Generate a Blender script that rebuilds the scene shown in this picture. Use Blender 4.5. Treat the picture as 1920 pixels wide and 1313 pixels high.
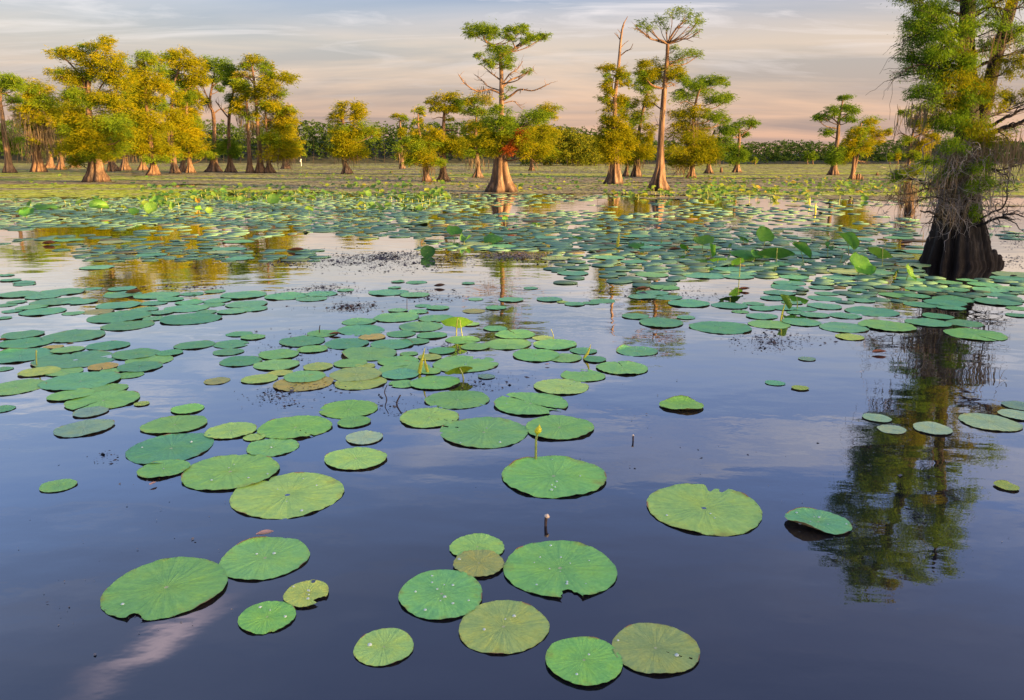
import bpy, math, random
import numpy as np

# ------------------------------------------------------------------ clear
for _o in list(bpy.data.objects):
    bpy.data.objects.remove(_o)
SC = bpy.context.scene
COL = SC.collection
PI = math.pi
R_ = math.radians

# ------------------------------------------------------------------ camera
F_PX = 1430.0                # focal length in photo pixels (photo is 1920 wide)
PITCH = R_(14.0)
CAM_H = 1.7
cam_d = bpy.data.cameras.new('camera')
cam_d.sensor_width = 36.0
cam_d.lens = F_PX / 1920.0 * 36.0
cam_d.clip_start = 0.05
cam_d.clip_end = 6000.0
cam = bpy.data.objects.new('camera', cam_d)
cam.location = (0, 0, CAM_H)
cam.rotation_euler = (PI / 2 - PITCH, 0, 0)
COL.objects.link(cam)
SC.camera = cam

# ------------------------------------------------------------------ light, sky, exposure
SUN_EL = R_(8.0)
SUN_AZ = R_(180.0 - 60.0)    # measured from +Y (view direction) towards +X (right)
SUN_DIR = (math.sin(SUN_AZ) * math.cos(SUN_EL), math.cos(SUN_AZ) * math.cos(SUN_EL), math.sin(SUN_EL))
SC.view_settings.view_transform = 'Standard'
SC.view_settings.look = 'None'
SC.view_settings.gamma = 1.0
SC.view_settings.exposure = 1.6
SC.view_settings.use_curve_mapping = False

sun_d = bpy.data.lights.new('sun', 'SUN')
sun_d.energy = 5.0
sun_d.angle = R_(0.6)
sun_d.color = (1.0, 0.57, 0.22)
sun = bpy.data.objects.new('sun', sun_d)
import mathutils
sun.rotation_euler = mathutils.Vector(SUN_DIR).to_track_quat('Z', 'Y').to_euler()
sun.location = (20, -20, 30)
COL.objects.link(sun)


class NT:
    """tiny node-tree helper"""
    def __init__(self, tree):
        self.t = tree
        tree.nodes.clear()

    def n(self, typ, ins=None, **props):
        nd = self.t.nodes.new(typ)
        for k, v in props.items():
            setattr(nd, k, v)
        for k, v in (ins or {}).items():
            s = nd.inputs[k]
            if isinstance(v, bpy.types.NodeSocket):
                self.t.links.new(v, s)
            else:
                s.default_value = v
        return nd

    def m(self, op, a, b=None, c=None, clamp=False):
        nd = self.t.nodes.new('ShaderNodeMath')
        nd.operation = op
        nd.use_clamp = clamp
        for i, v in enumerate((a, b, c)):
            if v is None:
                continue
            if isinstance(v, bpy.types.NodeSocket):
                self.t.links.new(v, nd.inputs[i])
            else:
                nd.inputs[i].default_value = v
        return nd.outputs[0]

    def ramp(self, fac, stops, interp='LINEAR'):
        nd = self.t.nodes.new('ShaderNodeValToRGB')
        cr = nd.color_ramp
        cr.interpolation = interp
        while len(cr.elements) < len(stops):
            cr.elements.new(0.5)
        for e, (p, c) in zip(cr.elements, stops):
            e.position = p
            e.color = (*c, 1) if len(c) == 3 else c
        if isinstance(fac, bpy.types.NodeSocket):
            self.t.links.new(fac, nd.inputs[0])
        return nd.outputs[0]

    def mix(self, fac, a, b, blend='MIX'):
        nd = self.t.nodes.new('ShaderNodeMix')
        nd.data_type = 'RGBA'
        nd.blend_type = blend
        for s, v in ((nd.inputs[0], fac), (nd.inputs[6], a), (nd.inputs[7], b)):
            if isinstance(v, bpy.types.NodeSocket):
                self.t.links.new(v, s)
            elif isinstance(v, tuple) and len(v) == 3:
                s.default_value = (*v, 1)
            else:
                s.default_value = v
        return nd.outputs[2]

    def link(self, a, b):
        self.t.links.new(a, b)


world = bpy.data.worlds.new('World')
SC.world = world
world.use_nodes = True
w = NT(world.node_tree)
w_tc = w.n('ShaderNodeTexCoord')
w_sep = w.n('ShaderNodeSeparateXYZ', {0: w_tc.outputs['Generated']})
wz = w.m('MAXIMUM', w_sep.outputs[2], 0.0)
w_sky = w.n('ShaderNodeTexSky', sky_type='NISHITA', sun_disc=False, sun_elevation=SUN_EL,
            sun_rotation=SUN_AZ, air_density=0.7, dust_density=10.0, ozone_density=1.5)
# high thin overcast: colour of the veil by elevation
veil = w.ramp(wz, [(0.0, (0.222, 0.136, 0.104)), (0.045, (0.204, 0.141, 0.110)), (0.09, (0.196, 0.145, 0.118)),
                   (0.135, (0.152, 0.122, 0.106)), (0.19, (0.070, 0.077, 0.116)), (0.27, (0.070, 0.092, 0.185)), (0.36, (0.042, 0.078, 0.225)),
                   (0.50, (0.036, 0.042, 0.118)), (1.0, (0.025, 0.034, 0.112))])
# cloud sheet seen in perspective
den = w.m('ADD', wz, 0.09)
cu = w.m('DIVIDE', w_sep.outputs[0], den)
cv = w.m('DIVIDE', w_sep.outputs[1], den)
cvec = w.n('ShaderNodeCombineXYZ', {0: cu, 1: cv})
cmap = w.n('ShaderNodeMapping', {'Vector': cvec.outputs[0], 'Rotation': (0, 0, R_(-20)), 'Scale': (0.42, 1.0, 1)})
nA = w.n('ShaderNodeTexNoise', {'Vector': cmap.outputs[0], 'Scale': 0.85, 'Detail': 7.0, 'Roughness': 0.56, 'Distortion': 0.5})
nB = w.n('ShaderNodeTexNoise', {'Vector': cmap.outputs[0], 'Scale': 1.7, 'Detail': 8.0, 'Roughness': 0.6, 'Distortion': 1.6})
bright = w.ramp(nA.outputs['Fac'], [(0.39, (0.74, 0.80, 0.90)), (0.50, (1.0, 1.0, 1.0)), (0.60, (1.26, 1.18, 1.08))])
wisps = w.ramp(nB.outputs['Fac'], [(0.50, (0, 0, 0)), (0.68, (1, 1, 1))])
c1 = w.mix(1.0, veil, bright, 'MULTIPLY')
wband = w.n('ShaderNodeMapRange', {'Value': wz, 'From Min': 0.28, 'From Max': 0.5, 'To Min': 1.0, 'To Max': 0.12})
wispf = w.m('MULTIPLY', w.m('MULTIPLY', wisps, w.m('MULTIPLY', w.m('SUBTRACT', wz, 0.04, clamp=True), 6.0, clamp=True)), w.m('MULTIPLY', wband.outputs[0], 0.75))
c2 = w.mix(wispf, c1, (0.275, 0.235, 0.228))
# a lone bright cirrus streak high on the left (seen in the photograph mirrored in the near water)
cx_, cy_ = w.m('ADD', cu, 0.637), w.m('SUBTRACT', cv, 1.225)
sa = w.m('ADD', w.m('MULTIPLY', cx_, -0.446), w.m('MULTIPLY', cy_, -0.895))
sb = w.m('ADD', w.m('MULTIPLY', cx_, 0.895), w.m('MULTIPLY', cy_, -0.446))
sb = w.m('ADD', sb, w.m('MULTIPLY', w.m('SUBTRACT', nB.outputs['Fac'], 0.5), 0.16))
d2 = w.m('ADD', w.m('POWER', w.m('DIVIDE', w.m('ABSOLUTE', sb), 0.028), 2.0), w.m('POWER', w.m('DIVIDE', w.m('ABSOLUTE', sa), 0.115), 2.0))
cir = w.m('POWER', 2.718, w.m('MULTIPLY', d2, -1.0))
c3 = w.mix(w.m('MULTIPLY', cir, 0.8), c2, (0.62, 0.44, 0.47))
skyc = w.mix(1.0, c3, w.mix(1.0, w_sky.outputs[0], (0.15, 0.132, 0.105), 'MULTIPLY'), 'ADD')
# below the horizon: dim lake colour (never seen, water covers it)
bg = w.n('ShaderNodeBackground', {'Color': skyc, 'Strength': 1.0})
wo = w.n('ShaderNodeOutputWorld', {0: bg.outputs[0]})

# ------------------------------------------------------------------ projection helpers (photo pixel -> place)
_f = np.array([0, math.cos(PITCH), -math.sin(PITCH)])
_u = np.array([0, math.sin(PITCH), math.cos(PITCH)])
_r = np.array([1.0, 0, 0])
CAMP = np.array([0, 0, CAM_H])


def ray(px, py):
    return _f + _r * ((px - 960.0) / F_PX) + _u * (-(py - 656.5) / F_PX)


def ground(px, py, z=0.0):
    d = ray(px, py)
    t = (z - CAM_H) / d[2]
    return CAMP + d * t


def at(px, py, Y):
    d = ray(px, py)
    return CAMP + d * (Y / d[1])


def ppm(P):
    """photo pixels per metre at a point"""
    return F_PX / float(np.dot(np.asarray(P) - CAMP, _f))


# ------------------------------------------------------------------ mesh helpers
def mesh_np(name, V, polys, mats, attrs=None, uv=None, smooth=False, mat_idx=None):
    """polys: list of int arrays (n,k); one mesh data-block"""
    me = bpy.data.meshes.new(name)
    V = np.asarray(V, np.float32).reshape(-1, 3)
    me.vertices.add(len(V))
    me.vertices.foreach_set('co', V.ravel())
    polys = [np.asarray(p, np.int32) for p in polys if len(p)]
    idx = np.concatenate([p.ravel() for p in polys]) if polys else np.zeros(0, np.int32)
    tot = np.concatenate([np.full(len(p), p.shape[1], np.int32) for p in polys]) if polys else np.zeros(0, np.int32)
    start = np.concatenate([[0], np.cumsum(tot)[:-1]]).astype(np.int32) if len(tot) else tot
    me.loops.add(len(idx))
    me.loops.foreach_set('vertex_index', idx)
    me.polygons.add(len(tot))
    me.polygons.foreach_set('loop_start', start)
    me.polygons.foreach_set('loop_total', tot)
    if mat_idx is not None:
        me.polygons.foreach_set('material_index', np.asarray(mat_idx, np.int32))
    if smooth:
        me.polygons.foreach_set('use_smooth', np.ones(len(tot), bool))
    for k, a in (attrs or {}).items():
        at_ = me.attributes.new(k, 'FLOAT', 'POINT')
        at_.data.foreach_set('value', np.asarray(a, np.float32))
    if uv is not None:
        l = me.uv_layers.new(name='UVMap')
        l.data.foreach_set('uv', np.asarray(uv, np.float32)[idx].ravel())
    me.update(calc_edges=True)
    for m_ in (mats if isinstance(mats, (list, tuple)) else [mats]):
        me.materials.append(m_)
    return me


def link(name, me, parent=None, loc=None):
    o = bpy.data.objects.new(name, me)
    COL.objects.link(o)
    if parent is not None:
        o.parent = parent
    if loc is not None:
        o.location = loc
    return o


def tag(o, label=None, cat=None, group=None, kind=None):
    if label:
        o['label'] = label
    if cat:
        o['category'] = cat
    if group:
        o['group'] = group
    if kind:
        o['kind'] = kind
    return o


def thing(name, loc, label, cat, group=None):
    o = bpy.data.objects.new(name, None)
    o.empty_display_size = 0.2
    o.location = [float(x) for x in loc]
    COL.objects.link(o)
    return tag(o, label, cat, group)


class MB:
    """collects tubes / blades / fans into one mesh"""
    def __init__(self):
        self.V, self.Q, self.T, self.A, self.n = [], [], [], [], 0

    def add(self, V, Q=None, T=None, tint=0.5):
        V = np.asarray(V, float).reshape(-1, 3)
        if Q is not None and len(Q):
            self.Q.append(np.asarray(Q, int) + self.n)
        if T is not None and len(T):
            self.T.append(np.asarray(T, int) + self.n)
        self.V.append(V)
        self.A.append(np.broadcast_to(np.asarray(tint, float), (len(V),)))
        self.n += len(V)

    def tube(self, P, rad, sides=6, tint=0.5, cap=True):
        P = np.asarray(P, float)
        rad = np.broadcast_to(np.asarray(rad, float), (len(P),))
        T = np.gradient(P, axis=0)
        T /= np.linalg.norm(T, axis=1)[:, None] + 1e-9
        ref = np.array([0.31, 0.83, 0.46]) if abs(T[0][2]) > 0.8 else np.array([0.0, 0.0, 1.0])
        A = np.cross(T, ref)
        A /= np.linalg.norm(A, axis=1)[:, None] + 1e-9
        B = np.cross(T, A)
        an = np.arange(sides) / sides * 2 * PI
        V = P[:, None, :] + rad[:, None, None] * (np.cos(an)[None, :, None] * A[:, None, :] + np.sin(an)[None, :, None] * B[:, None, :])
        n = len(P)
        i = np.arange(n - 1)[:, None] * sides
        j = np.arange(sides)[None, :]
        j2 = (j + 1) % sides
        Q = np.stack([i + j, i + j2, i + sides + j2, i + sides + j], -1).reshape(-1, 4)
        V = V.reshape(-1, 3)
        Tq = None
        if cap:
            V = np.vstack([V, P[-1] + T[-1] * rad[-1] * 0.5])
            e = (n - 1) * sides
            Tq = [[e + k, e + (k + 1) % sides, len(V) - 1] for k in range(sides)]
        self.add(V, Q, Tq, tint)

    def kites(self, C, D, Wd, tint):
        """C centres, D half length vectors, Wd half width vectors (N,3)"""
        N = len(C)
        V = np.stack([C - D, C + Wd + D * 0.15, C + D, C - Wd + D * 0.15], 1).reshape(-1, 3)
        Q = np.arange(N * 4).reshape(N, 4)
        self.add(V, Q, None, np.repeat(np.asarray(tint, float), 4))

    def build(self, name, mat, parent=None, loc=None, smooth=False):
        V = np.vstack(self.V) if self.V else np.zeros((0, 3))
        polys = []
        if self.Q:
            polys.append(np.vstack(self.Q))
        if self.T:
            polys.append(np.vstack(self.T))
        me = mesh_np(name, V, polys, mat, {'tint': np.concatenate(self.A)} if self.A else None, smooth=smooth)
        return link(name, me, parent, loc)


def crspline(P, n):
    """Catmull-Rom through the rows of P (any columns), n samples"""
    P = np.asarray(P, float)
    if len(P) == 2:
        t = np.linspace(0, 1, n)[:, None]
        return P[0] * (1 - t) + P[1] * t
    Q = np.vstack([2 * P[0] - P[1], P, 2 * P[-1] - P[-2]])
    u = np.linspace(0, len(P) - 1 - 1e-6, n)
    k = u.astype(int)
    t = (u - k)[:, None]
    a, b, c, d = Q[k], Q[k + 1], Q[k + 2], Q[k + 3]
    return 0.5 * (2 * b + (c - a) * t + (2 * a - 5 * b + 4 * c - d) * t ** 2 + (3 * b - a - 3 * c + d) * t ** 3)


def vnoise(x, y, seed=0):
    """value noise, vectorised, 0..1"""
    x = np.asarray(x, float); y = np.asarray(y, float)
    xi = np.floor(x).astype(np.int64); yi = np.floor(y).astype(np.int64)
    fx = x - xi; fy = y - yi
    fx = fx * fx * (3 - 2 * fx); fy = fy * fy * (3 - 2 * fy)

    def h(a, b):
        k = (a * 374761393 + b * 668265263 + seed * 974634777) & 0xFFFFFFFF
        k = ((k ^ (k >> 13)) * 1274126177) & 0xFFFFFFFF
        return ((k ^ (k >> 16)) & 0xFFFF) / 65535.0
    return (h(xi, yi) * (1 - fx) + h(xi + 1, yi) * fx) * (1 - fy) + (h(xi, yi + 1) * (1 - fx) + h(xi + 1, yi + 1) * fx) * fy


def fbm(x, y, seed=0, o=4):
    s = 0; a = 0.5; t = 0
    for i in range(o):
        s = s + a * vnoise(x * 2 ** i, y * 2 ** i, seed + i * 17); t += a; a *= 0.5
    return s / t

# ------------------------------------------------------------------ materials
def mat(name):
    m_ = bpy.data.materials.new(name)
    m_.use_nodes = True
    nt = NT(m_.node_tree)
    out = nt.n('ShaderNodeOutputMaterial')
    return m_, nt, out


def m_foliage(name, c0, c1, c2, trans=0.45):
    m_, t, out = mat(name)
    a = t.n('ShaderNodeAttribute', attribute_name='tint')
    c = t.ramp(a.outputs['Fac'], [(0.0, c0), (0.5, c1), (1.0, c2)])
    d = t.n('ShaderNodeBsdfDiffuse', {'Color': c, 'Roughness': 0.6})
    tr = t.n('ShaderNodeBsdfTranslucent', {'Color': c})
    mx = t.n('ShaderNodeMixShader', {0: trans, 1: d.outputs[0], 2: tr.outputs[0]})
    t.link(mx.outputs[0], out.inputs[0])
    return m_


M = {}
M['leaf'] = m_foliage('cypress_foliage', (0.075, 0.155, 0.018), (0.16, 0.265, 0.018), (0.28, 0.35, 0.016))
M['leaf_gold'] = m_foliage('cypress_foliage_yellow', (0.095, 0.145, 0.009), (0.235, 0.255, 0.009), (0.44, 0.365, 0.009))
M['leaf_near'] = m_foliage('near_cypress_foliage', (0.085, 0.185, 0.016), (0.16, 0.29, 0.020), (0.30, 0.40, 0.020), 0.5)
M['leaf_gold_far'] = m_foliage('sunlit_wood_foliage', (0.10, 0.15, 0.018), (0.19, 0.22, 0.018), (0.30, 0.28, 0.018), 0.35)
M['leaf_dead'] = m_foliage('cypress_foliage_rust', (0.20, 0.045, 0.012), (0.34, 0.08, 0.015), (0.42, 0.15, 0.03))
M['leaf_far'] = m_foliage('forest_foliage', (0.040, 0.090, 0.026), (0.070, 0.130, 0.026), (0.12, 0.17, 0.022), 0.3)
M['moss'] = m_foliage('hanging_moss', (0.14, 0.115, 0.075), (0.24, 0.19, 0.12), (0.34, 0.27, 0.17), 0.4)
M['twig'] = m_foliage('bare_twigs', (0.14, 0.12, 0.105), (0.32, 0.285, 0.26), (0.48, 0.44, 0.40), 0.0)


def m_bark(name, dark, mid, light, wet=0.25, scale=1.0):
    m_, t, out = mat(name)
    tc = t.n('ShaderNodeTexCoord')
    mp = t.n('ShaderNodeMapping', {'Vector': tc.outputs['Object'], 'Scale': (9 * scale, 9 * scale, 0.9 * scale)})
    n1 = t.n('ShaderNodeTexNoise', {'Vector': mp.outputs[0], 'Scale': 1.6, 'Detail': 6, 'Roughness': 0.65})
    n2 = t.n('ShaderNodeTexNoise', {'Vector': tc.outputs['Object'], 'Scale': 1.3 * scale, 'Detail': 3})
    f = t.m('ADD', t.m('MULTIPLY', n1.outputs[0], 0.75), t.m('MULTIPLY', n2.outputs[0], 0.25))
    c = t.ramp(f, [(0.34, dark), (0.5, mid), (0.66, light)])
    oi = t.n('ShaderNodeObjectInfo')
    c = t.mix(t.m('MULTIPLY', oi.outputs['Random'], 0.7), c, t.mix(1.0, c, (0.78, 0.92, 1.12), 'MULTIPLY'))
    # dark stain left by high water near the foot
    sz = t.n('ShaderNodeSeparateXYZ', {0: tc.outputs['Object']})
    h = t.m('ADD', sz.outputs[2], t.m('MULTIPLY', n2.outputs[0], 0.2 * wet / 0.25))
    st = t.n('ShaderNodeMapRange', {'Value': h, 'From Min': wet, 'From Max': wet * 2.6, 'To Min': 0.72, 'To Max': 0.0})
    c = t.mix(st.outputs[0], c, (0.018, 0.012, 0.008))
    bp = t.n('ShaderNodeBump', {'Strength': 0.9, 'Distance': 0.03 / scale, 'Height': n1.outputs[0]})
    p = t.n('ShaderNodeBsdfPrincipled', {'Base Color': c, 'Roughness': 0.85, 'Normal': bp.outputs[0], 'Specular IOR Level': 0.25})
    t.link(p.outputs[0], out.inputs[0])
    return m_


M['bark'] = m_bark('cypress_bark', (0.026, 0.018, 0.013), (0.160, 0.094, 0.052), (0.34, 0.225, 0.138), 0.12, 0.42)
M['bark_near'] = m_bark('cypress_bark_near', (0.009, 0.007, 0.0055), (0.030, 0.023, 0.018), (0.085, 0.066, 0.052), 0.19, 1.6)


def m_plain(name, col, rough=0.6, var=0.25, scale=20.0, spec=0.4):
    m_, t, out = mat(name)
    tc = t.n('ShaderNodeTexCoord')
    n1 = t.n('ShaderNodeTexNoise', {'Vector': tc.outputs['Object'], 'Scale': scale, 'Detail': 4})
    lo = tuple(x * (1 - var) for x in col)
    hi = tuple(min(1, x * (1 + var)) for x in col)
    c = t.ramp(n1.outputs[0], [(0.3, lo), (0.7, hi)])
    p = t.n('ShaderNodeBsdfPrincipled', {'Base Color': c, 'Roughness': rough, 'Specular IOR Level': spec})
    t.link(p.outputs[0], out.inputs[0])
    return m_


def m_pad(name, translucent=0.0, under=0.8, rough=0.5):
    """round lotus blade: UV holds unit-disc x,y; base tint from the object's colour (or the tint attribute)"""
    m_, t, out = mat(name)
    uv = t.n('ShaderNodeUVMap', uv_map='UVMap')
    s = t.n('ShaderNodeSeparateXYZ', {0: uv.outputs[0]})
    x, y = s.outputs[0], s.outputs[1]
    ang = t.m('ARCTAN2', y, x)
    r = t.m('SQRT', t.m('ADD', t.m('MULTIPLY', x, x), t.m('MULTIPLY', y, y)))
    oi = t.n('ShaderNodeObjectInfo')
    rnd = oi.outputs['Random']
    off = t.n('ShaderNodeCombineXYZ', {0: t.m('MULTIPLY', rnd, 37.0), 1: t.m('MULTIPLY', rnd, 91.0), 2: rnd})
    uvo = t.n('ShaderNodeVectorMath', {0: uv.outputs[0], 1: off.outputs[0]}, operation='ADD')
    nz = t.n('ShaderNodeTexNoise', {'Vector': uvo.outputs[0], 'Scale': 2.2, 'Detail': 5, 'Roughness': 0.6})
    nf = t.n('ShaderNodeTexNoise', {'Vector': uvo.outputs[0], 'Scale': 14.0, 'Detail': 4, 'Roughness': 0.6})
    angw = t.m('ADD', ang, t.m('MULTIPLY', t.m('SUBTRACT', nz.outputs[0], 0.5), 0.35))
    v1 = t.m('POWER', t.m('ABSOLUTE', t.m('COSINE', t.m('MULTIPLY', angw, 10.5))), 22.0)
    v2 = t.m('POWER', t.m('ABSOLUTE', t.m('COSINE', t.m('MULTIPLY', angw, 21.0))), 10.0)
    v2 = t.m('MULTIPLY', v2, t.n('ShaderNodeMapRange', {'Value': r, 'From Min': 0.45, 'From Max': 0.7}).outputs[0])
    vein = t.m('MAXIMUM', v1, t.m('MULTIPLY', v2, 0.4))
    fade = t.n('ShaderNodeMapRange', {'Value': r, 'From Min': 0.03, 'From Max': 0.95, 'To Min': 1.0, 'To Max': 0.25}).outputs[0]
    vein = t.m('MULTIPLY', t.m('MULTIPLY', vein, fade), t.n('ShaderNodeMapRange', {'Value': nf.outputs[0], 'From Min': 0.3, 'From Max': 0.6, 'To Min': 0.3}).outputs[0])
    wv = t.n('ShaderNodeCombineXYZ', {0: t.m('ADD', t.m('MULTIPLY', t.m('COSINE', ang), 4.2), t.m('MULTIPLY', rnd, 50.0)), 1: t.m('MULTIPLY', t.m('SINE', ang), 4.2), 2: t.m('MULTIPLY', r, 0.9)})
    wr = t.n('ShaderNodeTexNoise', {'Vector': wv.outputs[0], 'Scale': 1.5, 'Detail': 4, 'Roughness': 0.65})
    base = oi.outputs['Color']
    # blotches: waxy bluish bloom and yellowing
    blo = t.ramp(nz.outputs[0], [(0.36, (0.82, 0.90, 1.02)), (0.5, (1, 1, 1)), (0.70, (1.22, 1.06, 0.78))])
    c = t.mix(1.0, base, blo, 'MULTIPLY')
    fine = t.ramp(nf.outputs[0], [(0.3, (0.86, 0.88, 0.86)), (0.7, (1.10, 1.08, 1.08))])
    c = t.mix(1.0, c, fine, 'MULTIPLY')
    c = t.mix(t.m('MULTIPLY', vein, 0.22), c, t.mix(1.0, c, (1.4, 1.32, 1.4), 'MULTIPLY'))
    c = t.mix(1.0, c, t.ramp(wr.outputs[0], [(0.30, (0.86, 0.90, 0.88)), (0.5, (1, 1, 1)), (0.70, (1.13, 1.08, 1.10))]), 'MULTIPLY')
    # yellow to brown wear along the rim
    e = t.n('ShaderNodeMapRange', {'Value': t.m('ADD', r, t.m('MULTIPLY', t.m('SUBTRACT', nz.outputs[0], 0.5), 1.5)),
                                   'From Min': 1.02, 'From Max': 1.30, 'To Min': 0.0, 'To Max': 0.7})
    c = t.mix(e.outputs[0], c, (0.34, 0.33, 0.06))
    br = t.n('ShaderNodeMapRange', {'Value': t.m('ADD', r, t.m('MULTIPLY', t.m('SUBTRACT', nf.outputs[0], 0.5), 0.35)),
                                    'From Min': 0.985, 'From Max': 1.06, 'To Min': 0.0, 'To Max': 0.8})
    c = t.mix(br.outputs[0], c, (0.10, 0.06, 0.02))
    # brown spots
    vo = t.n('ShaderNodeTexVoronoi', {'Vector': uvo.outputs[0], 'Scale': 5.0})
    sp = t.n('ShaderNodeMapRange', {'Value': vo.outputs['Distance'], 'From Min': 0.035, 'From Max': 0.06, 'To Min': 0.7, 'To Max': 0.0})
    spk = t.m('MULTIPLY', sp.outputs[0], t.m('GREATER_THAN', t.n('ShaderNodeSeparateXYZ', {0: vo.outputs['Color']}).outputs[0], 0.72))
    c = t.mix(spk, c, (0.09, 0.06, 0.02))
    # pale hub where the stalk joins
    hub = t.n('ShaderNodeMapRange', {'Value': r, 'From Min': 0.025, 'From Max': 0.045, 'To Min': 0.85, 'To Max': 0.0})
    c = t.mix(hub.outputs[0], c, (0.62, 0.66, 0.38))
    geo = t.n('ShaderNodeNewGeometry')
    c = t.mix(t.m('MULTIPLY', geo.outputs['Backfacing'], under), c, (0.42, 0.20, 0.07))
    hgt = t.m('ADD', t.m('ADD', t.m('MULTIPLY', vein, 0.35), t.m('MULTIPLY', wr.outputs[0], 1.6)), t.m('MULTIPLY', nf.outputs[0], 0.35))
    bp = t.n('ShaderNodeBump', {'Strength': 0.6, 'Distance': 0.008, 'Height': hgt})
    p = t.n('ShaderNodeBsdfPrincipled', {'Base Color': c, 'Roughness': rough, 'Normal': bp.outputs[0], 'Specular IOR Level': 0.45})
    sh = p.outputs[0]
    if translucent > 0:
        tr = t.n('ShaderNodeBsdfTranslucent', {'Color': c})
        sh = t.n('ShaderNodeMixShader', {0: translucent, 1: sh, 2: tr.outputs[0]}).outputs[0]
    t.link(sh, out.inputs[0])
    return m_


M['pad'] = m_pad('lotus_pad')
M['lotus'] = m_pad('lotus_leaf', 0.4, 0.0, rough=0.55)


def m_tinted(name, stops, rough=0.55, trans=0.0, spec=0.4):
    m_, t, out = mat(name)
    a = t.n('ShaderNodeAttribute', attribute_name='tint')
    c = t.ramp(a.outputs['Fac'], stops)
    tc = t.n('ShaderNodeTexCoord')
    nz = t.n('ShaderNodeTexNoise', {'Vector': tc.outputs['Object'], 'Scale': 7.0, 'Detail': 4})
    c = t.mix(1.0, c, t.ramp(nz.outputs[0], [(0.3, (0.82, 0.85, 0.85)), (0.7, (1.14, 1.12, 1.08))]), 'MULTIPLY')
    p = t.n('ShaderNodeBsdfPrincipled', {'Base Color': c, 'Roughness': rough, 'Specular IOR Level': spec})
    sh = p.outputs[0]
    if trans:
        tr = t.n('ShaderNodeBsdfTranslucent', {'Color': c})
        sh = t.n('ShaderNodeMixShader', {0: trans, 1: sh, 2: tr.outputs[0]}).outputs[0]
    t.link(sh, out.inputs[0])
    return m_


M['pads_far'] = m_tinted('far_pads', [(0.0, (0.14, 0.30, 0.16)), (0.55, (0.21, 0.40, 0.22)), (0.8, (0.20, 0.30, 0.13)), (0.9, (0.26, 0.22, 0.08)), (1.0, (0.15, 0.08, 0.045))], 0.6, 0, 0.22)
M['lotus_far'] = m_tinted('far_lotus_leaves', [(0.0, (0.07, 0.20, 0.05)), (0.4, (0.14, 0.28, 0.03)), (0.75, (0.27, 0.35, 0.03)), (1.0, (0.42, 0.29, 0.03))], 0.55, 0.4)
M['weed'] = m_tinted('floating_weed', [(0.0, (0.06, 0.055, 0.07)), (0.6, (0.14, 0.135, 0.15)), (1.0, (0.25, 0.23, 0.22))], 0.7, 0, 0.15)
M['scum'] = m_tinted('duckweed', [(0.0, (0.29, 0.26, 0.18)), (0.5, (0.42, 0.415, 0.18)), (0.8, (0.48, 0.54, 0.11)), (1.0, (0.48, 0.60, 0.05))], 0.9, 0, 0.1)
M['stalk'] = m_plain('lotus_stalk', (0.38, 0.42, 0.11), 0.5)
M['stalk_dead'] = m_plain('dead_stalk', (0.075, 0.05, 0.045), 0.7)
M['bud'] = m_plain('lotus_bud', (0.80, 0.74, 0.03), 0.45, 0.15, 60)
M['rolled'] = m_plain('rolled_young_leaf', (0.58, 0.55, 0.05), 0.5)
M['fallen'] = m_plain('fallen_leaf', (0.22, 0.085, 0.04), 0.6, 0.5)
M['fallen_pink'] = m_plain('fallen_petal', (0.55, 0.33, 0.26), 0.6, 0.3)
M['white'] = m_plain('white_paint', (0.55, 0.54, 0.50), 0.5, 0.06)
M['stub'] = m_plain('stub_tip', (0.75, 0.62, 0.48), 0.6)


def m_drop():
    m_, t, out = mat('water_droplet')
    p = t.n('ShaderNodeBsdfPrincipled', {'Base Color': (0.82, 0.90, 0.92, 1), 'Roughness': 0.03, 'IOR': 1.33, 'Transmission Weight': 0.35, 'Specular IOR Level': 1.0})
    t.link(p.outputs[0], out.inputs[0])
    return m_


M['drop'] = m_drop()

# ------------------------------------------------------------------ water, bank
def m_water():
    m_, t, out = mat('lake_water')
    tc = t.n('ShaderNodeTexCoord')
    mp = t.n('ShaderNodeMapping', {'Vector': tc.outputs['Object'], 'Scale': (1.0, 1.7, 1.0), 'Rotation': (0, 0, 0.2)})
    n1 = t.n('ShaderNodeTexNoise', {'Vector': mp.outputs[0], 'Scale': 1.1, 'Detail': 2.0, 'Roughness': 0.5})
    n2 = t.n('ShaderNodeTexNoise', {'Vector': mp.outputs[0], 'Scale': 9.0, 'Detail': 2.0, 'Roughness': 0.5})
    # breeze patches: ripples come and go
    n3 = t.n('ShaderNodeTexNoise', {'Vector': tc.outputs['Object'], 'Scale': 0.22, 'Detail': 2.0})
    patch = t.n('ShaderNodeMapRange', {'Value': n3.outputs[0], 'From Min': 0.4, 'From Max': 0.65, 'To Min': 0.25, 'To Max': 1.0})
    h = t.m('ADD', t.m('MULTIPLY', n1.outputs[0], 1.0), t.m('MULTIPLY', t.m('MULTIPLY', n2.outputs[0], patch.outputs[0]), 0.10))
    bp = t.n('ShaderNodeBump', {'Strength': 1.0, 'Distance': 0.0055, 'Height': h})
    body = t.n('ShaderNodeBsdfDiffuse', {'Color': (0.006, 0.008, 0.015, 1)})
    gl = t.n('ShaderNodeBsdfGlossy', {'Color': (1, 1, 1, 1), 'Roughness': 0.012, 'Normal': bp.outputs[0]})
    fr = t.n('ShaderNodeFresnel', {'IOR': 1.6, 'Normal': bp.outputs[0]})
    frv = t.m('MULTIPLY', fr.outputs[0], 1.9, clamp=True)
    mx = t.n('ShaderNodeMixShader', {0: frv, 1: body.outputs[0], 2: gl.outputs[0]})
    t.link(mx.outputs[0], out.inputs[0])
    return m_


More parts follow.
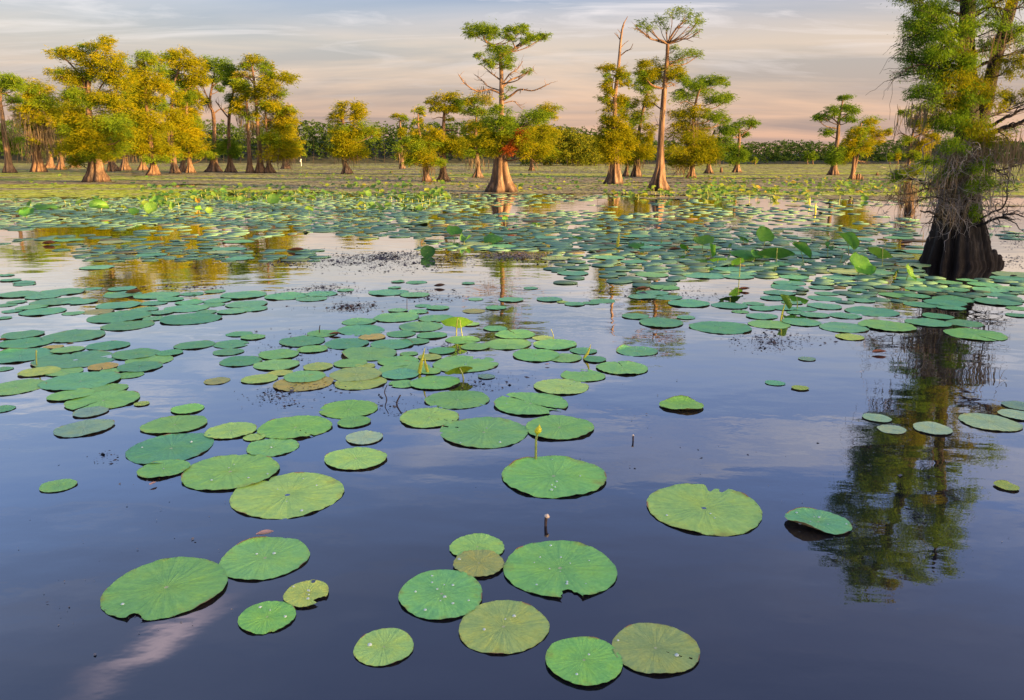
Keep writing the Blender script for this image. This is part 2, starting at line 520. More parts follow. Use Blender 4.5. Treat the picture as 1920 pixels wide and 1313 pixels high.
M['water'] = m_water()
me = mesh_np('water', [(-2500, -400, 0), (2500, -400, 0), (2500, 4000, 0), (-2500, 4000, 0)], [[[0, 1, 2, 3]]], M['water'])
tag(link('water', me), 'still dark blue lake water mirroring trees and sky', None, None, 'structure')
M['soil'] = m_plain('bank_soil', (0.045, 0.055, 0.030), 0.9, 0.35, 0.3)
# ------------------------------------------------------------------ trees
def foliage_clump(mb, rng, c, rx, ry, rz, L, W, cover, tint0, m=None, flat=0.65, droop=0.3, spread=0.14):
    """one leafy clump: sub-tufts scattered through an ellipsoid, each a puff of thin sprays"""
    if m is None:
        m = int(rng.integers(11, 19))
    area = PI * rx * rz
    n = max(30, int(cover * area / (L * W * 0.55)))
    u = rng.normal(size=(m, 3))
    u /= np.linalg.norm(u, axis=1)[:, None]
    rad = rng.uniform(0.15, 1.0, m) ** 0.5
    sub = u * rad[:, None] * np.array([rx, ry, rz]) * 0.98
    srad = rng.uniform(0.2, 0.44, m) * min(rx, 2.2 * rz)
    k = rng.choice(m, n, p=srad ** 1.8 / np.sum(srad ** 1.8))
    g = rng.normal(size=(n, 3)) * 0.68
    P = sub[k] + g * srad[k][:, None] * np.array([1, 1, flat])
    out = P * np.array([1, 1, 0.4]) / max(rx, 1e-3)
    D = out + rng.normal(size=(n, 3)) * 0.55
    D[:, 2] = D[:, 2] * 0.6 - droop
    D /= np.linalg.norm(D, axis=1)[:, None]
    ref = rng.normal(size=(n, 3))
    Wd = np.cross(D, ref)
    Wd /= np.linalg.norm(Wd, axis=1)[:, None] + 1e-9
    s = rng.uniform(0.6, 1.35, n)[:, None]
    tint = np.clip(tint0 + rng.normal(0, 0.13, m)[k] + rng.normal(0, spread, n), 0, 1)
    mb.kites(c + P, D * s * L * 0.5, Wd * s * W * 0.5, tint)
    return c + sub


def trunk_mesh(rng, ctr, rad, sides=30, rings=30, nfl=9, amp=0.36, gnarl=0.03):
    P = crspline(np.column_stack([ctr, rad]), rings)
    C, r = P[:, :3], np.maximum(P[:, 3], 0.004)
    th = np.arange(sides) / sides * 2 * PI
    rmid = np.percentile(r, 40)
    a = amp * np.clip((r / rmid - 1.05) / 1.4, 0, 1)
    ph = rng.uniform(0, 6.28)
    ph2 = rng.uniform(0, 6.28)
    V = []
    for i in range(rings):
        tw = 0.16 * math.sin(i / rings * 5.0 + ph)
        fl = np.abs(np.cos((th + tw) * nfl / 2 + ph + 0.5 * np.sin(th * 2 + ph2))) * 1.5 - 1.15
        fl = np.sign(fl) * np.abs(fl) ** 0.8 * (0.75 + 0.5 * np.sin(th * 3 + ph2 + i * 0.03))
        fl2 = np.abs(np.sin(th * (nfl + 4) / 2 + ph2)) - 0.6
        rr = r[i] * (1 + a[i] * fl + a[i] * 0.4 * fl2 + gnarl * np.sin(th * 3 + i * 0.5 + ph) + gnarl * rng.normal(0, 0.5))
        V.append(np.column_stack([C[i, 0] + rr * np.cos(th), C[i, 1] + rr * np.sin(th), np.full(sides, C[i, 2])]))
    V = np.vstack(V)
    i = np.arange(rings - 1)[:, None] * sides
    j = np.arange(sides)[None, :]
    j2 = (j + 1) % sides
    Q = np.stack([i + j, i + j2, i + sides + j2, i + sides + j], -1).reshape(-1, 4)
    V = np.vstack([V, C[-1] + [0, 0, r[-1] * 1.5]])
    e = (rings - 1) * sides
    T = np.array([[e + k, e + (k + 1) % sides, len(V) - 1] for k in range(sides)])
    return V, Q, T


def moss_strands(mb, rng, c, sx, sy, drop, n, w):
    for _ in range(n):
        p = c + np.array([rng.normal() * sx, rng.normal() * sy, rng.normal() * 0.12 * drop])
        d = drop * rng.uniform(0.35, 1.15)
        ww = w * rng.uniform(0.5, 1.5)
        k = 5
        t = np.linspace(0, 1, k)
        wob = np.cumsum(rng.normal(0, 0.05 * drop, (k, 2)), axis=0) * t[:, None]
        ax = rng.uniform(0, PI)
        side = np.array([math.cos(ax), math.sin(ax), 0])
        wd = ww * (0.35 + np.sin(t * PI * 0.9) * 0.9) * (1 - t * 0.75)
        ctr = np.column_stack([p[0] + wob[:, 0], p[1] + wob[:, 1], p[2] - t * d])
        V = np.vstack([ctr - side * wd[:, None], ctr + side * wd[:, None]])
        Q = [[i, i + 1, k + i + 1, k + i] for i in range(k - 1)]
        mb.add(V, Q, None, np.clip(rng.normal(0.5, 0.22), 0, 1))


def cypress(label, trunk, clumps, branches=(), moss=(), seed=0, tint=0.5, gold=False, trunk2=None, cover=3.7,
            sides=48, group='bald cypress trees standing in the lake', dead=(), auto=True, dz=0.0, name='cypress_tree', bark='bark'):
    rng = np.random.default_rng(seed)
    bx, by, _w = trunk[0]
    base = ground(bx, by)
    Y = base[1] + dz
    S = ppm(base)
    root = thing(name, base, label, 'tree', group)

    def W(px, py, off=0.0):
        return at(px, py, Y + off) - base

    def trunk_part(tr, first):
        ctr = [W(x, y) for x, y, w_ in tr]
        rad = [w_ * (0.86 if w_ < 0.75 * tr[0][2] else 0.96) / 2 / S for x, y, w_ in tr]
        if first:
            ctr = [np.array([ctr[0][0], 0, -0.35])] + [ctr[0] * [1, 1, 0]] + ctr[1:]
            rad = [rad[0] * 1.06, rad[0]] + rad[1:]
        V, Q, T = trunk_mesh(rng, np.array(ctr), np.array(rad), sides, 34, nfl=int(rng.integers(7, 11)))
        link('trunk', mesh_np('trunk', V, [Q, T], M[bark], None, smooth=True), root)

    trunk_part(trunk, True)
    if trunk2:
        trunk_part(trunk2, False)
    tp = sorted([(y, x) for x, y, w_ in trunk])
    tw_ = sorted([(y, w_) for x, y, w_ in trunk])
    ty, tx = np.array([a for a, b in tp], float), np.array([b for a, b in tp], float)
    tww = np.array([b for a, b in tw_], float)
    hw = max(12.0, max([abs(c[0] - np.interp(c[1], ty, tx)) + c[2] * 0.5 for c in clumps], default=12))
    extra = []
    for c in clumps:
        if len(c) > 5 and c[5] < 0.75:
            continue
        for q in range(2 if sides > 8 else 0):
            extra.append((c[0] + rng.uniform(-0.85, 0.85) * c[2], c[1] + rng.uniform(-0.75, 0.95) * c[3], c[2] * rng.uniform(0.5, 0.85), c[3] * rng.uniform(0.5, 0.9), c[4] if len(c) > 4 else None, 0.62, 0))
    crowns = {}
    br = MB()
    L, Wd = 6.4 / S, 0.95 / S
    for c in list(clumps) + extra:
        x, y, rx, rz = c[:4]
        key = c[4] if len(c) > 4 and c[4] else (('leaf_gold' if rng.random() < 0.72 else 'leaf') if gold else 'leaf')
        dens = c[5] if len(c) > 5 else 1.0
        mb = crowns.setdefault(key, MB())
        dx = x - np.interp(y, ty, tx)
        lim = math.sqrt(max(0.05, 1 - min(1, abs(dx) / hw) ** 2))
        off = rng.uniform(-1, 1) * lim * hw * 0.6 / S
        if len(c) > 6 and c[6]:
            off = -0.45 * hw / S
        cc = W(x, y, off)
        rxm, rzm = 1.12 * rx / S, 1.15 * rz / S
        subs = foliage_clump(mb, rng, cc, rxm, rxm * 0.85, rzm, L, Wd, cover * dens, tint)
        if auto and (len(c) < 7 or c[6]):
            ya = y + 0.30 * abs(dx) + rng.uniform(2, 9)
            ya = float(np.clip(ya, ty[0] + 1, ty[-1] - 14))
            p0 = W(np.interp(ya, ty, tx), ya)
            p2 = cc + np.array([0, 0, -rzm * 0.35])
            p1 = p0 * 0.45 + p2 * 0.55 + np.array([rng.normal() * 0.06, rng.normal() * 0.06, -0.10]) * np.linalg.norm(p2 - p0)
            P = crspline(np.array([p0, p1, p2]), 8)
            r0 = min(np.interp(ya, ty, tww) * 0.42, 1.1 + 0.03 * abs(dx) + 0.02 * rx) / 2 / S
            br.tube(P, np.linspace(r0, r0 * 0.35, 8), 5)
            for s_ in subs[:5]:
                q0 = P[rng.integers(4, 8)]
                q1 = (q0 + s_) / 2 + rng.normal(size=3) * 0.06 * np.linalg.norm(s_ - q0)
                br.tube(crspline(np.array([q0, q1, s_]), 5), np.linspace(r0 * 0.34, r0 * 0.1, 5), 4)
    if br.V:
        br.build('branches', M[bark], root, smooth=True)['kind'] = 'stuff'
    for b in branches:           # explicit limbs: list of (x, y[, depth offset px]) plus base width
        pts, w0 = b[0], b[1]
        o2 = rng.uniform(-0.5, 0.5)
        P0 = [W(p[0], p[1], (p[2] if len(p) > 2 else o2 * abs(p[0] - pts[0][0])) / S) for p in pts]
        lb = MB()
        P = crspline(np.array(P0), 5 * len(P0))
        rr = np.linspace(w0 / 2 / S, w0 * 0.18 / S, len(P))
        lb.tube(P, rr, 6)
        if len(b) > 2:           # bare side twigs
            for _ in range(b[2]):
                k = int(rng.integers(len(P) // 3, len(P)))
                d = P[min(k + 1, len(P) - 1)] - P[max(k - 2, 0)]
                d = d / (np.linalg.norm(d) + 1e-9) + rng.normal(size=3) * 0.6
                d[2] += rng.uniform(-0.1, 0.6)
                ln = rng.uniform(6, 20) / S
                q = P[k] + np.outer(np.linspace(0, 1, 5), d / np.linalg.norm(d)) * ln + np.cumsum(rng.normal(0, 0.05 * ln, (5, 3)), 0)
                lb.tube(q, np.linspace(rr[k] * 0.6, rr[k] * 0.15, 5), 4)
        lb.build('limb', M[bark], root, smooth=True)
    for key, mb in crowns.items():
        mb.build('crown', M[key], root)
    if moss:
        mm = MB()
        for mo in moss:
            x, y, sx, drop = mo[:4]
            n = mo[4] if len(mo) > 4 else 14
            off = rng.uniform(-0.5, 0.3) * hw * 0.5 / S
            moss_strands(mm, rng, W(x, y, off), sx / S, sx * 0.7 / S, drop / S, int(n * 1.6), 0.75 / S)
        mm.build('spanish_moss', M['moss'], root)['kind'] = 'stuff'
    return root


GL = 'cypress trees of the grove at the left'
GM = 'cypress trees standing apart in the middle'
GR = 'cypress trees of the clump right of the middle'

# --- left grove
cypress('leftmost cypress, its grey leaning trunk partly cut by the picture edge', [(19, 325, 24), (16, 308, 15), (14, 290, 13), (8, 250, 10), (4, 215, 8), (0, 190, 7), (2, 165, 4)],
        [(15, 150, 25, 8), (30, 160, 18, 8), (5, 165, 15, 10), (25, 185, 14, 8), (-20, 170, 25, 10), (10, 280, 14, 8), (25, 268, 16, 10), (-10, 250, 20, 12)],
        moss=[(25, 250, 10, 40, 30), (5, 225, 8, 30, 14), (30, 215, 8, 30, 14)], seed=1, tint=0.45, group=GL)
cypress('mossy cypress second from the left, trunk draped in long pale moss', [(72, 323, 28), (70, 300, 18), (68, 270, 14), (70, 230, 9), (72, 195, 5), (74, 170, 3)],
        [(58, 160, 22, 9), (78, 172, 22, 12), (50, 180, 16, 10), (85, 190, 22, 10), (60, 200, 28, 12), (80, 215, 28, 12), (55, 228, 20, 10), (85, 240, 22, 12), (70, 262, 16, 8), (42, 210, 16, 10)],
        moss=[(60, 215, 14, 70, 60), (85, 225, 12, 60, 50), (72, 250, 14, 50, 50), (50, 250, 8, 40, 24)], seed=2, tint=0.55, gold=True, group=GL)
cypress('tallest broad cypress of the left grove with a wide ribbed orange base', [(181, 342, 48), (180, 330, 36), (179, 316, 29), (177, 295, 22), (172, 250, 14), (166, 205, 10.5), (165, 175, 9.5), (170, 130, 6), (178, 100, 4), (192, 84, 2.5)],
        [(195, 80, 18, 8), (170, 90, 18, 8), (108, 100, 16, 11), (135, 100, 20, 8), (160, 106, 22, 13), (196, 106, 22, 13), (225, 116, 18, 14), (112, 140, 24, 9), (145, 145, 28, 13), (190, 140, 32, 15), (225, 150, 22, 15),
         (150, 180, 26, 15), (195, 185, 30, 16), (225, 195, 22, 16), (160, 222, 40, 18), (210, 228, 34, 18), (132, 238, 24, 13), (150, 262, 42, 15), (200, 264, 42, 16), (130, 282, 26, 9), (190, 287, 36, 10), (146, 301, 17, 9), (208, 297, 20, 7), (232, 250, 22, 14), (172, 240, 24, 14, 'leaf_gold', 0.9, 1), (176, 272, 26, 13, 'leaf_gold', 0.9, 1), (160, 292, 20, 8, 'leaf', 0.9, 1)],
        branches=[([(168, 190), (155, 150), (130, 118), (112, 104)], 5), ([(166, 210), (185, 170), (210, 130)], 5), ([(168, 165), (150, 140), (125, 138)], 4)],
        seed=3, tint=0.55, gold=True, group=GL)
cypress('slim cypress right behind the tallest broad one, orange foot beside it', [(213, 322, 24), (209, 305, 13), (205, 290, 9), (210, 250, 6), (215, 200, 5), (222, 150, 3)],
        [(235, 190, 24, 16), (240, 220, 22, 15), (222, 240, 24, 13), (245, 160, 16, 12), (232, 268, 26, 12), (250, 140, 14, 9)],
        moss=[(225, 270, 10, 30, 16)], seed=4, tint=0.35, group=GL)
cypress('dark footed cypress between the slim one and the dead branched one', [(235, 320, 24), (234, 306, 14), (234, 290, 9), (240, 240, 6), (246, 190, 4)],
        [(250, 205, 20, 14), (246, 180, 14, 10), (244, 245, 20, 12), (252, 275, 18, 10)], moss=[(246, 285, 10, 26, 22)], seed=5, tint=0.25, group=GL)
cypress('cypress with a long pale dead branch reaching left, narrow orange foot', [(288, 329, 27), (288, 316, 17), (287, 303, 12), (279, 240, 7), (274, 190, 6), (272, 150, 5), (270, 115, 3)],
        [(268, 108, 18, 8), (285, 112, 16, 8), (262, 125, 14, 10), (290, 130, 20, 12), (275, 150, 22, 10), (255, 150, 14, 10), (300, 160, 18, 12), (262, 185, 20, 13), (295, 195, 18, 12), (270, 222, 26, 12), (300, 232, 20, 12),
         (280, 257, 30, 13), (265, 277, 24, 9), (300, 282, 28, 11), (290, 299, 26, 7)],
        branches=[([(276, 224), (256, 212), (238, 203), (222, 208)], 3.5, 5), ([(274, 195), (285, 170), (292, 140)], 3.5)], seed=6, tint=0.6, gold=True, group=GL)
cypress('double stemmed cypress right of the one with a pale dead branch', [(329, 326, 23), (327, 312, 14), (326, 298, 10), (322, 250, 6.5), (322, 200, 5.5), (324, 165, 5), (335, 130, 4), (340, 105, 3)],
        [(340, 102, 22, 8), (318, 108, 18, 9), (365, 112, 16, 9), (350, 125, 24, 11), (320, 132, 18, 10), (375, 130, 12, 11), (335, 150, 24, 10), (365, 152, 20, 10), (312, 160, 14, 10), (345, 182, 20, 12), (370, 187, 14, 12), (318, 217, 18, 13), (345, 228, 22, 13), (335, 264, 26, 12), (320, 287, 24, 10)],
        trunk2=[(324, 308, 8), (317, 265, 6), (314, 220, 5), (308, 185, 4), (303, 165, 2.5)], seed=7, tint=0.6, gold=True, group=GL)
cypress('golden cypress at the right end of the left grove\'s dense part', [(358, 325, 21), (356, 312, 13), (355, 298, 9), (352, 250, 7), (349, 190, 5), (347, 140, 4)],
        [(355, 212, 18, 12), (368, 232, 18, 12), (360, 252, 26, 12), (372, 272, 22, 11), (387, 290, 15, 7), (353, 287, 18, 9), (360, 177, 14, 10), (358, 150, 14, 9)],
        branches=[([(354, 285), (370, 275), (388, 280)], 2.5, 3)], seed=8, tint=0.75, gold=True, group=GL)
cypress('shaded cypress with a dark flared foot and forked bare limbs', [(402, 323, 35), (401, 312, 22), (401, 298, 13), (402, 260, 8), (400, 215, 7.5), (393, 195, 6), (398, 160, 4), (405, 125, 3)],
        [(405, 118, 20, 8), (388, 128, 14, 8), (418, 135, 14, 10), (398, 148, 18, 6), (412, 166, 8, 6), (405, 278, 18, 10), (390, 287, 12, 8), (384, 190, 9, 7)],
        branches=[([(393, 197), (378, 180), (368, 165), (362, 152)], 4, 5), ([(394, 193), (384, 172), (378, 150)], 3.5, 5), ([(400, 214), (414, 205), (428, 214)], 3, 2), ([(397, 165), (412, 150), (424, 140)], 3, 3)],
        moss=[(384, 190, 7, 22, 14)], seed=9, tint=0.3, group=GL)
cypress('shaded cypress with a small dark foot just right of the forked one', [(433, 324, 24), (432, 312, 15), (431, 298, 10), (429, 260, 7), (430, 215, 6.5), (436, 180, 5), (442, 150, 4)],
        [(440, 136, 18, 9), (428, 150, 14, 8), (447, 165, 16, 11), (435, 185, 15, 9), (424, 126, 12, 7), (428, 277, 20, 12), (440, 288, 14, 8), (446, 205, 12, 8)],
        branches=[([(429, 222), (416, 206), (404, 190)], 3.2, 4), ([(431, 212), (444, 205), (452, 204)], 3, 2)], moss=[(448, 215, 5, 25, 10)], seed=10, tint=0.3, group=GL)
cypress('thin cypress with a reddish glowing foot beside two grey trunks', [(469, 325, 18), (468, 312, 13), (468, 298, 10), (466, 265, 8), (465, 235, 6), (463, 200, 5), (460, 170, 3)],
        [(455, 160, 18, 11), (465, 180, 20, 11), (450, 200, 14, 10), (468, 217, 16, 9), (455, 145, 14, 9)],
        moss=[(465, 230, 6, 35, 22), (476, 225, 5, 30, 14), (452, 215, 4, 30, 8)], seed=11, tint=0.6, gold=True, group=GL)
cypress('tall grey trunked cypress near the right end of the left grove', [(489, 325, 23), (488, 312, 16), (487, 298, 11), (486, 270, 8.5), (482, 220, 6.5), (479, 180, 6), (476, 150, 5), (473, 125, 3)],
        [(473, 113, 16, 8), (490, 122, 16, 8), (500, 132, 14, 9), (460, 125, 14, 8), (521, 149, 26, 10), (536, 145, 12, 8), (505, 162, 18, 9), (488, 172, 14, 9), (500, 192, 22, 11), (520, 177, 14, 8)],
        branches=[([(477, 158), (466, 146), (452, 142), (438, 146)], 4, 3), ([(480, 185), (496, 165), (514, 155)], 3.5, 2)], seed=12, tint=0.5, gold=True, group=GL)
cypress('golden bushy cypress hung with pale moss, right of the tall grey trunk', [(507, 325, 24), (505, 312, 14), (503, 300, 9), (500, 250, 5), (497, 200, 4)],
        [(510, 200, 20, 11), (530, 212, 24, 12), (545, 207, 12, 9), (515, 232, 26, 13), (540, 237, 20, 12), (505, 262, 20, 13), (535, 264, 24, 13), (515, 287, 26, 10), (545, 287, 16, 9)],
        moss=[(515, 275, 12, 40, 40), (535, 285, 8, 30, 26), (500, 270, 6, 40, 20)], seed=13, tint=0.7, gold=True, group=GL)
cypress('small golden cypress at the right edge of the left grove', [(536, 317, 20), (536, 305, 12), (536, 292, 9), (535, 270, 6), (536, 250, 4)],
        [(545, 262, 14, 9), (556, 283, 12, 8), (530, 280, 16, 9), (560, 272, 7, 6)], moss=[(540, 288, 9, 24, 28)], seed=14, tint=0.8, gold=True, group=GL)
for i, (x, y, lab) in enumerate([(94, 316, 'dark trunked cypress behind the mossy one at the left'), (114, 319, 'dark trunked cypress just left of the tallest broad one'),
                                 (140, 315, 'squat dark trunk behind the left side of the tallest broad cypress'), (268, 320, 'dark cypress foot behind the dead branched cypress'),
                                 (343, 323, 'dark cypress squeezed between the double stemmed and the golden one')]):
    cypress(lab, [(x, y, 22), (x, y - 12, 13), (x + 1, y - 28, 9), (x + 3, y - 70, 6), (x + 4, y - 110, 4)],
            [(x - 6, y - 55, 20, 11), (x + 10, y - 70, 20, 12), (x, y - 95, 20, 12), (x + 8, y - 115, 16, 10), (x - 5, y - 38, 16, 8), (x - 10, y - 82, 18, 11), (x + 14, y - 48, 16, 9)] + ([(x, y - 140, 18, 10), (x + 8, y - 160, 16, 9), (x - 6, y - 125, 16, 9)] if x > 120 else []),
            moss=[(x, y - 45, 10, 30, 26)], seed=20 + i, tint=0.4, gold=True, group=GL)

# --- middle
cypress('lone bushy golden cypress between the left grove and the middle trees', [(650, 327, 23), (649, 315, 15), (646, 303, 10), (645, 275, 7.5), (643, 225, 5.5), (646, 205, 3)],
        [(655, 200, 24, 8), (672, 203, 12, 7), (632, 221, 16, 9), (672, 217, 16, 11), (677, 243, 28, 12), (697, 249, 14, 9), (640, 250, 18, 11), (655, 268, 32, 14), (630, 280, 14, 9), (668, 288, 22, 9), (648, 262, 20, 12, 'leaf_gold', 0.9, 1), (640, 285, 16, 8, 'leaf_gold', 0.8, 1)],
        branches=[([(644, 235), (636, 218), (628, 212)], 3.5), ([(645, 250), (660, 238), (676, 232)], 3.5)],
        moss=[(660, 290, 10, 25, 24), (640, 292, 5, 20, 10)], seed=30, tint=0.6, gold=True, group=GM)
cypress('thin small cypress with sparse tuft top, right of the lone bushy one', [(755, 317, 13), (754, 305, 9), (753, 290, 8), (751, 255, 5), (750, 225, 3)],
        [(746, 218, 13, 4), (758, 222, 8, 5), (752, 247, 8, 8), (760, 267, 11, 10), (747, 277, 9, 8), (757, 291, 13, 7)], moss=[(752, 283, 5, 26, 20)], seed=31, tint=0.5, gold=True, group=GM)
cypress('bushy cypress with reddish twigs hiding its short orange trunk', [(800, 342, 20), (799, 330, 14), (798, 316, 12), (795, 290, 7), (785, 240, 4), (784, 215, 3)],
        [(786, 208, 13, 6), (783, 226, 9, 6), (805, 252, 24, 13), (795, 275, 22, 10), (792, 290, 28, 13), (775, 302, 14, 7), (816, 304, 16, 7), (785, 262, 14, 10)],
        branches=[([(797, 300), (806, 285), (820, 278)], 2, 6), ([(797, 305), (808, 297), (822, 296)], 2, 6), ([(796, 310), (788, 298), (778, 292)], 2, 5)],
        moss=[(803, 310, 8, 22, 22)], seed=32, tint=0.65, gold=True, group=GM)
cypress('flat topped cypress with a clear orange trunk left of the big forked one', [(831, 341, 29), (831, 328, 18), (831, 314, 13), (832, 296, 9.5), (831, 250, 8), (833, 215, 6), (834, 195, 4)],
        [(835, 184, 24, 8), (812, 192, 14, 6), (856, 198, 13, 11), (825, 204, 20, 6), (845, 206, 18, 6), (852, 277, 22, 15), (815, 270, 15, 13), (838, 222, 10, 4), (846, 262, 14, 9), (836, 276, 16, 9, 'leaf_gold', 0.8, 1)],
        branches=[([(833, 246), (845, 244), (858, 248)], 3, 2), ([(832, 222), (822, 220), (812, 224)], 2.5, 2)], seed=33, tint=0.55, gold=True, group=GM)
cypress('mid green cypress standing behind and left of the big forked one', [(895, 334, 22), (896, 321, 13), (896, 307, 10), (893, 280, 8), (892, 240, 5.5), (895, 200, 4)],
        [(878, 192, 14, 7), (902, 188, 24, 9), (872, 206, 12, 7), (906, 210, 22, 8), (893, 238, 26, 13), (880, 264, 22, 12), (906, 270, 20, 13), (885, 286, 22, 9)],
        moss=[(884, 298, 7, 24, 24), (902, 300, 7, 24, 18), (912, 180, 6, 18, 10)], seed=34, tint=0.5, gold=True, group=GM)
cypress('big central cypress with forked flat crown and bare side limbs',
        [(940, 361, 62), (940, 350, 50), (939, 336, 40), (938, 320, 32), (938, 300, 26), (939, 280, 18), (940, 246, 11.5), (940, 194, 10), (940, 136, 8.5), (937, 107, 7), (931, 95, 5.5), (921, 84, 4)],
        [(890, 60, 16, 10), (908, 56, 20, 10), (925, 62, 14, 9, 'leaf'), (955, 62, 12, 9), (976, 58, 15, 9), (1000, 69, 15, 6), (1020, 68, 13, 6), (985, 75, 12, 5), (940, 100, 18, 12), (955, 118, 13, 9), (918, 118, 14, 7), (900, 104, 10, 4), (928, 90, 12, 7), (990, 134, 12, 5, 'leaf', 0.6),
         (960, 70, 10, 5), (955, 165, 9, 4, 'leaf', 0.5), (945, 180, 8, 5, 'leaf', 0.5), (930, 205, 12, 8), (925, 230, 22, 12), (968, 235, 22, 12), (985, 255, 30, 17, 'leaf_gold'), (925, 258, 20, 14), (1000, 222, 24, 11), (955, 210, 10, 6, 'leaf', 0.6), (1005, 275, 26, 12, 'leaf_gold'),
         (966, 264, 17, 12, 'leaf_dead', 0.8, 1), (955, 280, 15, 9, 'leaf_dead', 0.8, 1), (976, 250, 11, 9, 'leaf_dead', 0.6, 1), (925, 278, 14, 8), (932, 262, 20, 14, 'leaf_gold', 0.9, 1), (952, 246, 18, 12, 'leaf', 0.9, 1), (930, 286, 16, 7, 'leaf_gold', 0.9, 1), (948, 226, 14, 8, 'leaf', 0.8, 1), (905, 262, 18, 14, 'leaf_gold'), (1025, 250, 20, 14, 'leaf_gold')],
        branches=[([(931, 96), (921, 84), (910, 76), (906, 66)], 5.5, 3), ([(938, 108), (955, 98), (972, 86), (992, 78), (1010, 74)], 5, 4), ([(966, 90), (960, 76), (954, 68)], 3, 3),
                  ([(938, 175), (918, 168), (895, 171), (872, 157), (860, 140)], 4, 8), ([(938, 170), (915, 162), (903, 150), (890, 140)], 2.6, 9), ([(941, 165), (958, 150), (975, 143), (1000, 130)], 4.5, 8),
                  ([(941, 160), (955, 140), (970, 130), (980, 115)], 3, 8), ([(941, 190), (960, 178), (975, 168), (1000, 170), (1028, 158)], 4.5, 9), ([(941, 195), (962, 190), (972, 198), (980, 205)], 2.4, 6),
                  ([(938, 150), (922, 138), (908, 126)], 3.4, 6), ([(942, 285), (965, 283), (985, 290), (1003, 305), (1008, 318)], 2.6, 6), ([(943, 270), (960, 262), (978, 246), (992, 238)], 2.5, 8), ([(938, 235), (920, 225), (905, 240)], 2.5, 3)],
        moss=[(905, 166, 8, 22, 22)], seed=35, tint=0.5, group=GM, sides=72, cover=4.0)
cypress('small dark footed cypress half hidden right of the big forked one', [(997, 321, 14), (997, 311, 9), (997, 300, 7.5), (998, 270, 6), (1005, 240, 5), (1015, 220, 4), (1025, 206, 3)],
        [(1032, 203, 15, 8), (1012, 215, 20, 9), (1026, 217, 16, 7), (1006, 246, 22, 12), (1018, 272, 24, 14), (992, 290, 16, 9), (1030, 250, 14, 10), (1028, 285, 18, 9)], seed=36, tint=0.6, gold=True, group=GM)

# --- right of the middle
cypress('dead topped cypress whose bare spire rises above golden lower foliage',
        [(1151, 346, 36), (1152, 334, 28), (1152, 318, 22), (1153, 300, 19), (1153, 270, 13), (1153, 237, 9.5), (1153, 183, 8.5), (1160, 122, 6.5), (1164, 76, 5), (1168, 49, 3.6), (1177, 31, 1)],
        [(1133, 130, 14, 7), (1146, 128, 10, 6), (1168, 135, 12, 8), (1138, 160, 11, 10), (1143, 175, 10, 8), (1172, 152, 11, 14), (1130, 186, 11, 5), (1148, 200, 18, 13), (1166, 190, 10, 12), (1140, 228, 14, 14), (1155, 245, 24, 16, 'leaf_gold'), (1150, 275, 26, 16, 'leaf_gold'),
         (1130, 253, 13, 13), (1165, 270, 18, 16, 'leaf_gold'), (1150, 298, 22, 9, 'leaf_gold'), (1140, 145, 9, 7), (1128, 270, 10, 12, 'leaf', 0.6), (1153, 258, 18, 12, 'leaf_gold', 0.9, 1), (1150, 282, 22, 12, 'leaf_gold', 0.9, 1), (1160, 225, 14, 9, 'leaf_gold', 0.8, 1), (1178, 258, 16, 14, 'leaf_gold')],
        branches=[([(1165, 78), (1158, 68), (1152, 62)], 2.4, 2), ([(1166, 66), (1162, 60), (1158, 55)], 1.6), ([(1164, 90), (1171, 82), (1179, 76)], 2), ([(1162, 106), (1174, 96), (1182, 92), (1187, 82)], 2.4, 1), ([(1167, 56), (1170, 48), (1169, 42)], 1.6), ([(1153, 200), (1148, 165), (1152, 140)], 3, 2), ([(1158, 140), (1166, 128), (1172, 122)], 2, 2)],
        moss=[(1150, 300, 8, 24, 22)], seed=40, tint=0.6, gold=True, group=GR, sides=36)
cypress('leaning dark stemmed cypress between the dead topped and the tall grey one', [(1192, 332, 23), (1193, 318, 15), (1195, 300, 10), (1198, 250, 7), (1204, 215, 6.5), (1210, 190, 6), (1216, 172, 4)],
        [(1205, 160, 17, 12), (1180, 195, 16, 9), (1222, 190, 14, 10), (1195, 225, 22, 12), (1183, 252, 24, 13), (1216, 250, 14, 16), (1195, 284, 24, 12), (1212, 280, 14, 12), (1186, 300, 18, 9), (1172, 215, 12, 8)],
        moss=[(1200, 300, 8, 22, 20)], seed=41, tint=0.5, gold=True, group=GR)
cypress('low broken cypress stump with two prongs behind the leaning dark stemmed one', [(1173, 332, 15), (1174, 322, 9), (1176, 310, 6), (1177, 296, 4)], [(1176, 300, 12, 6)], moss=[(1178, 305, 5, 14, 10)], seed=42, tint=0.4, group=GR)
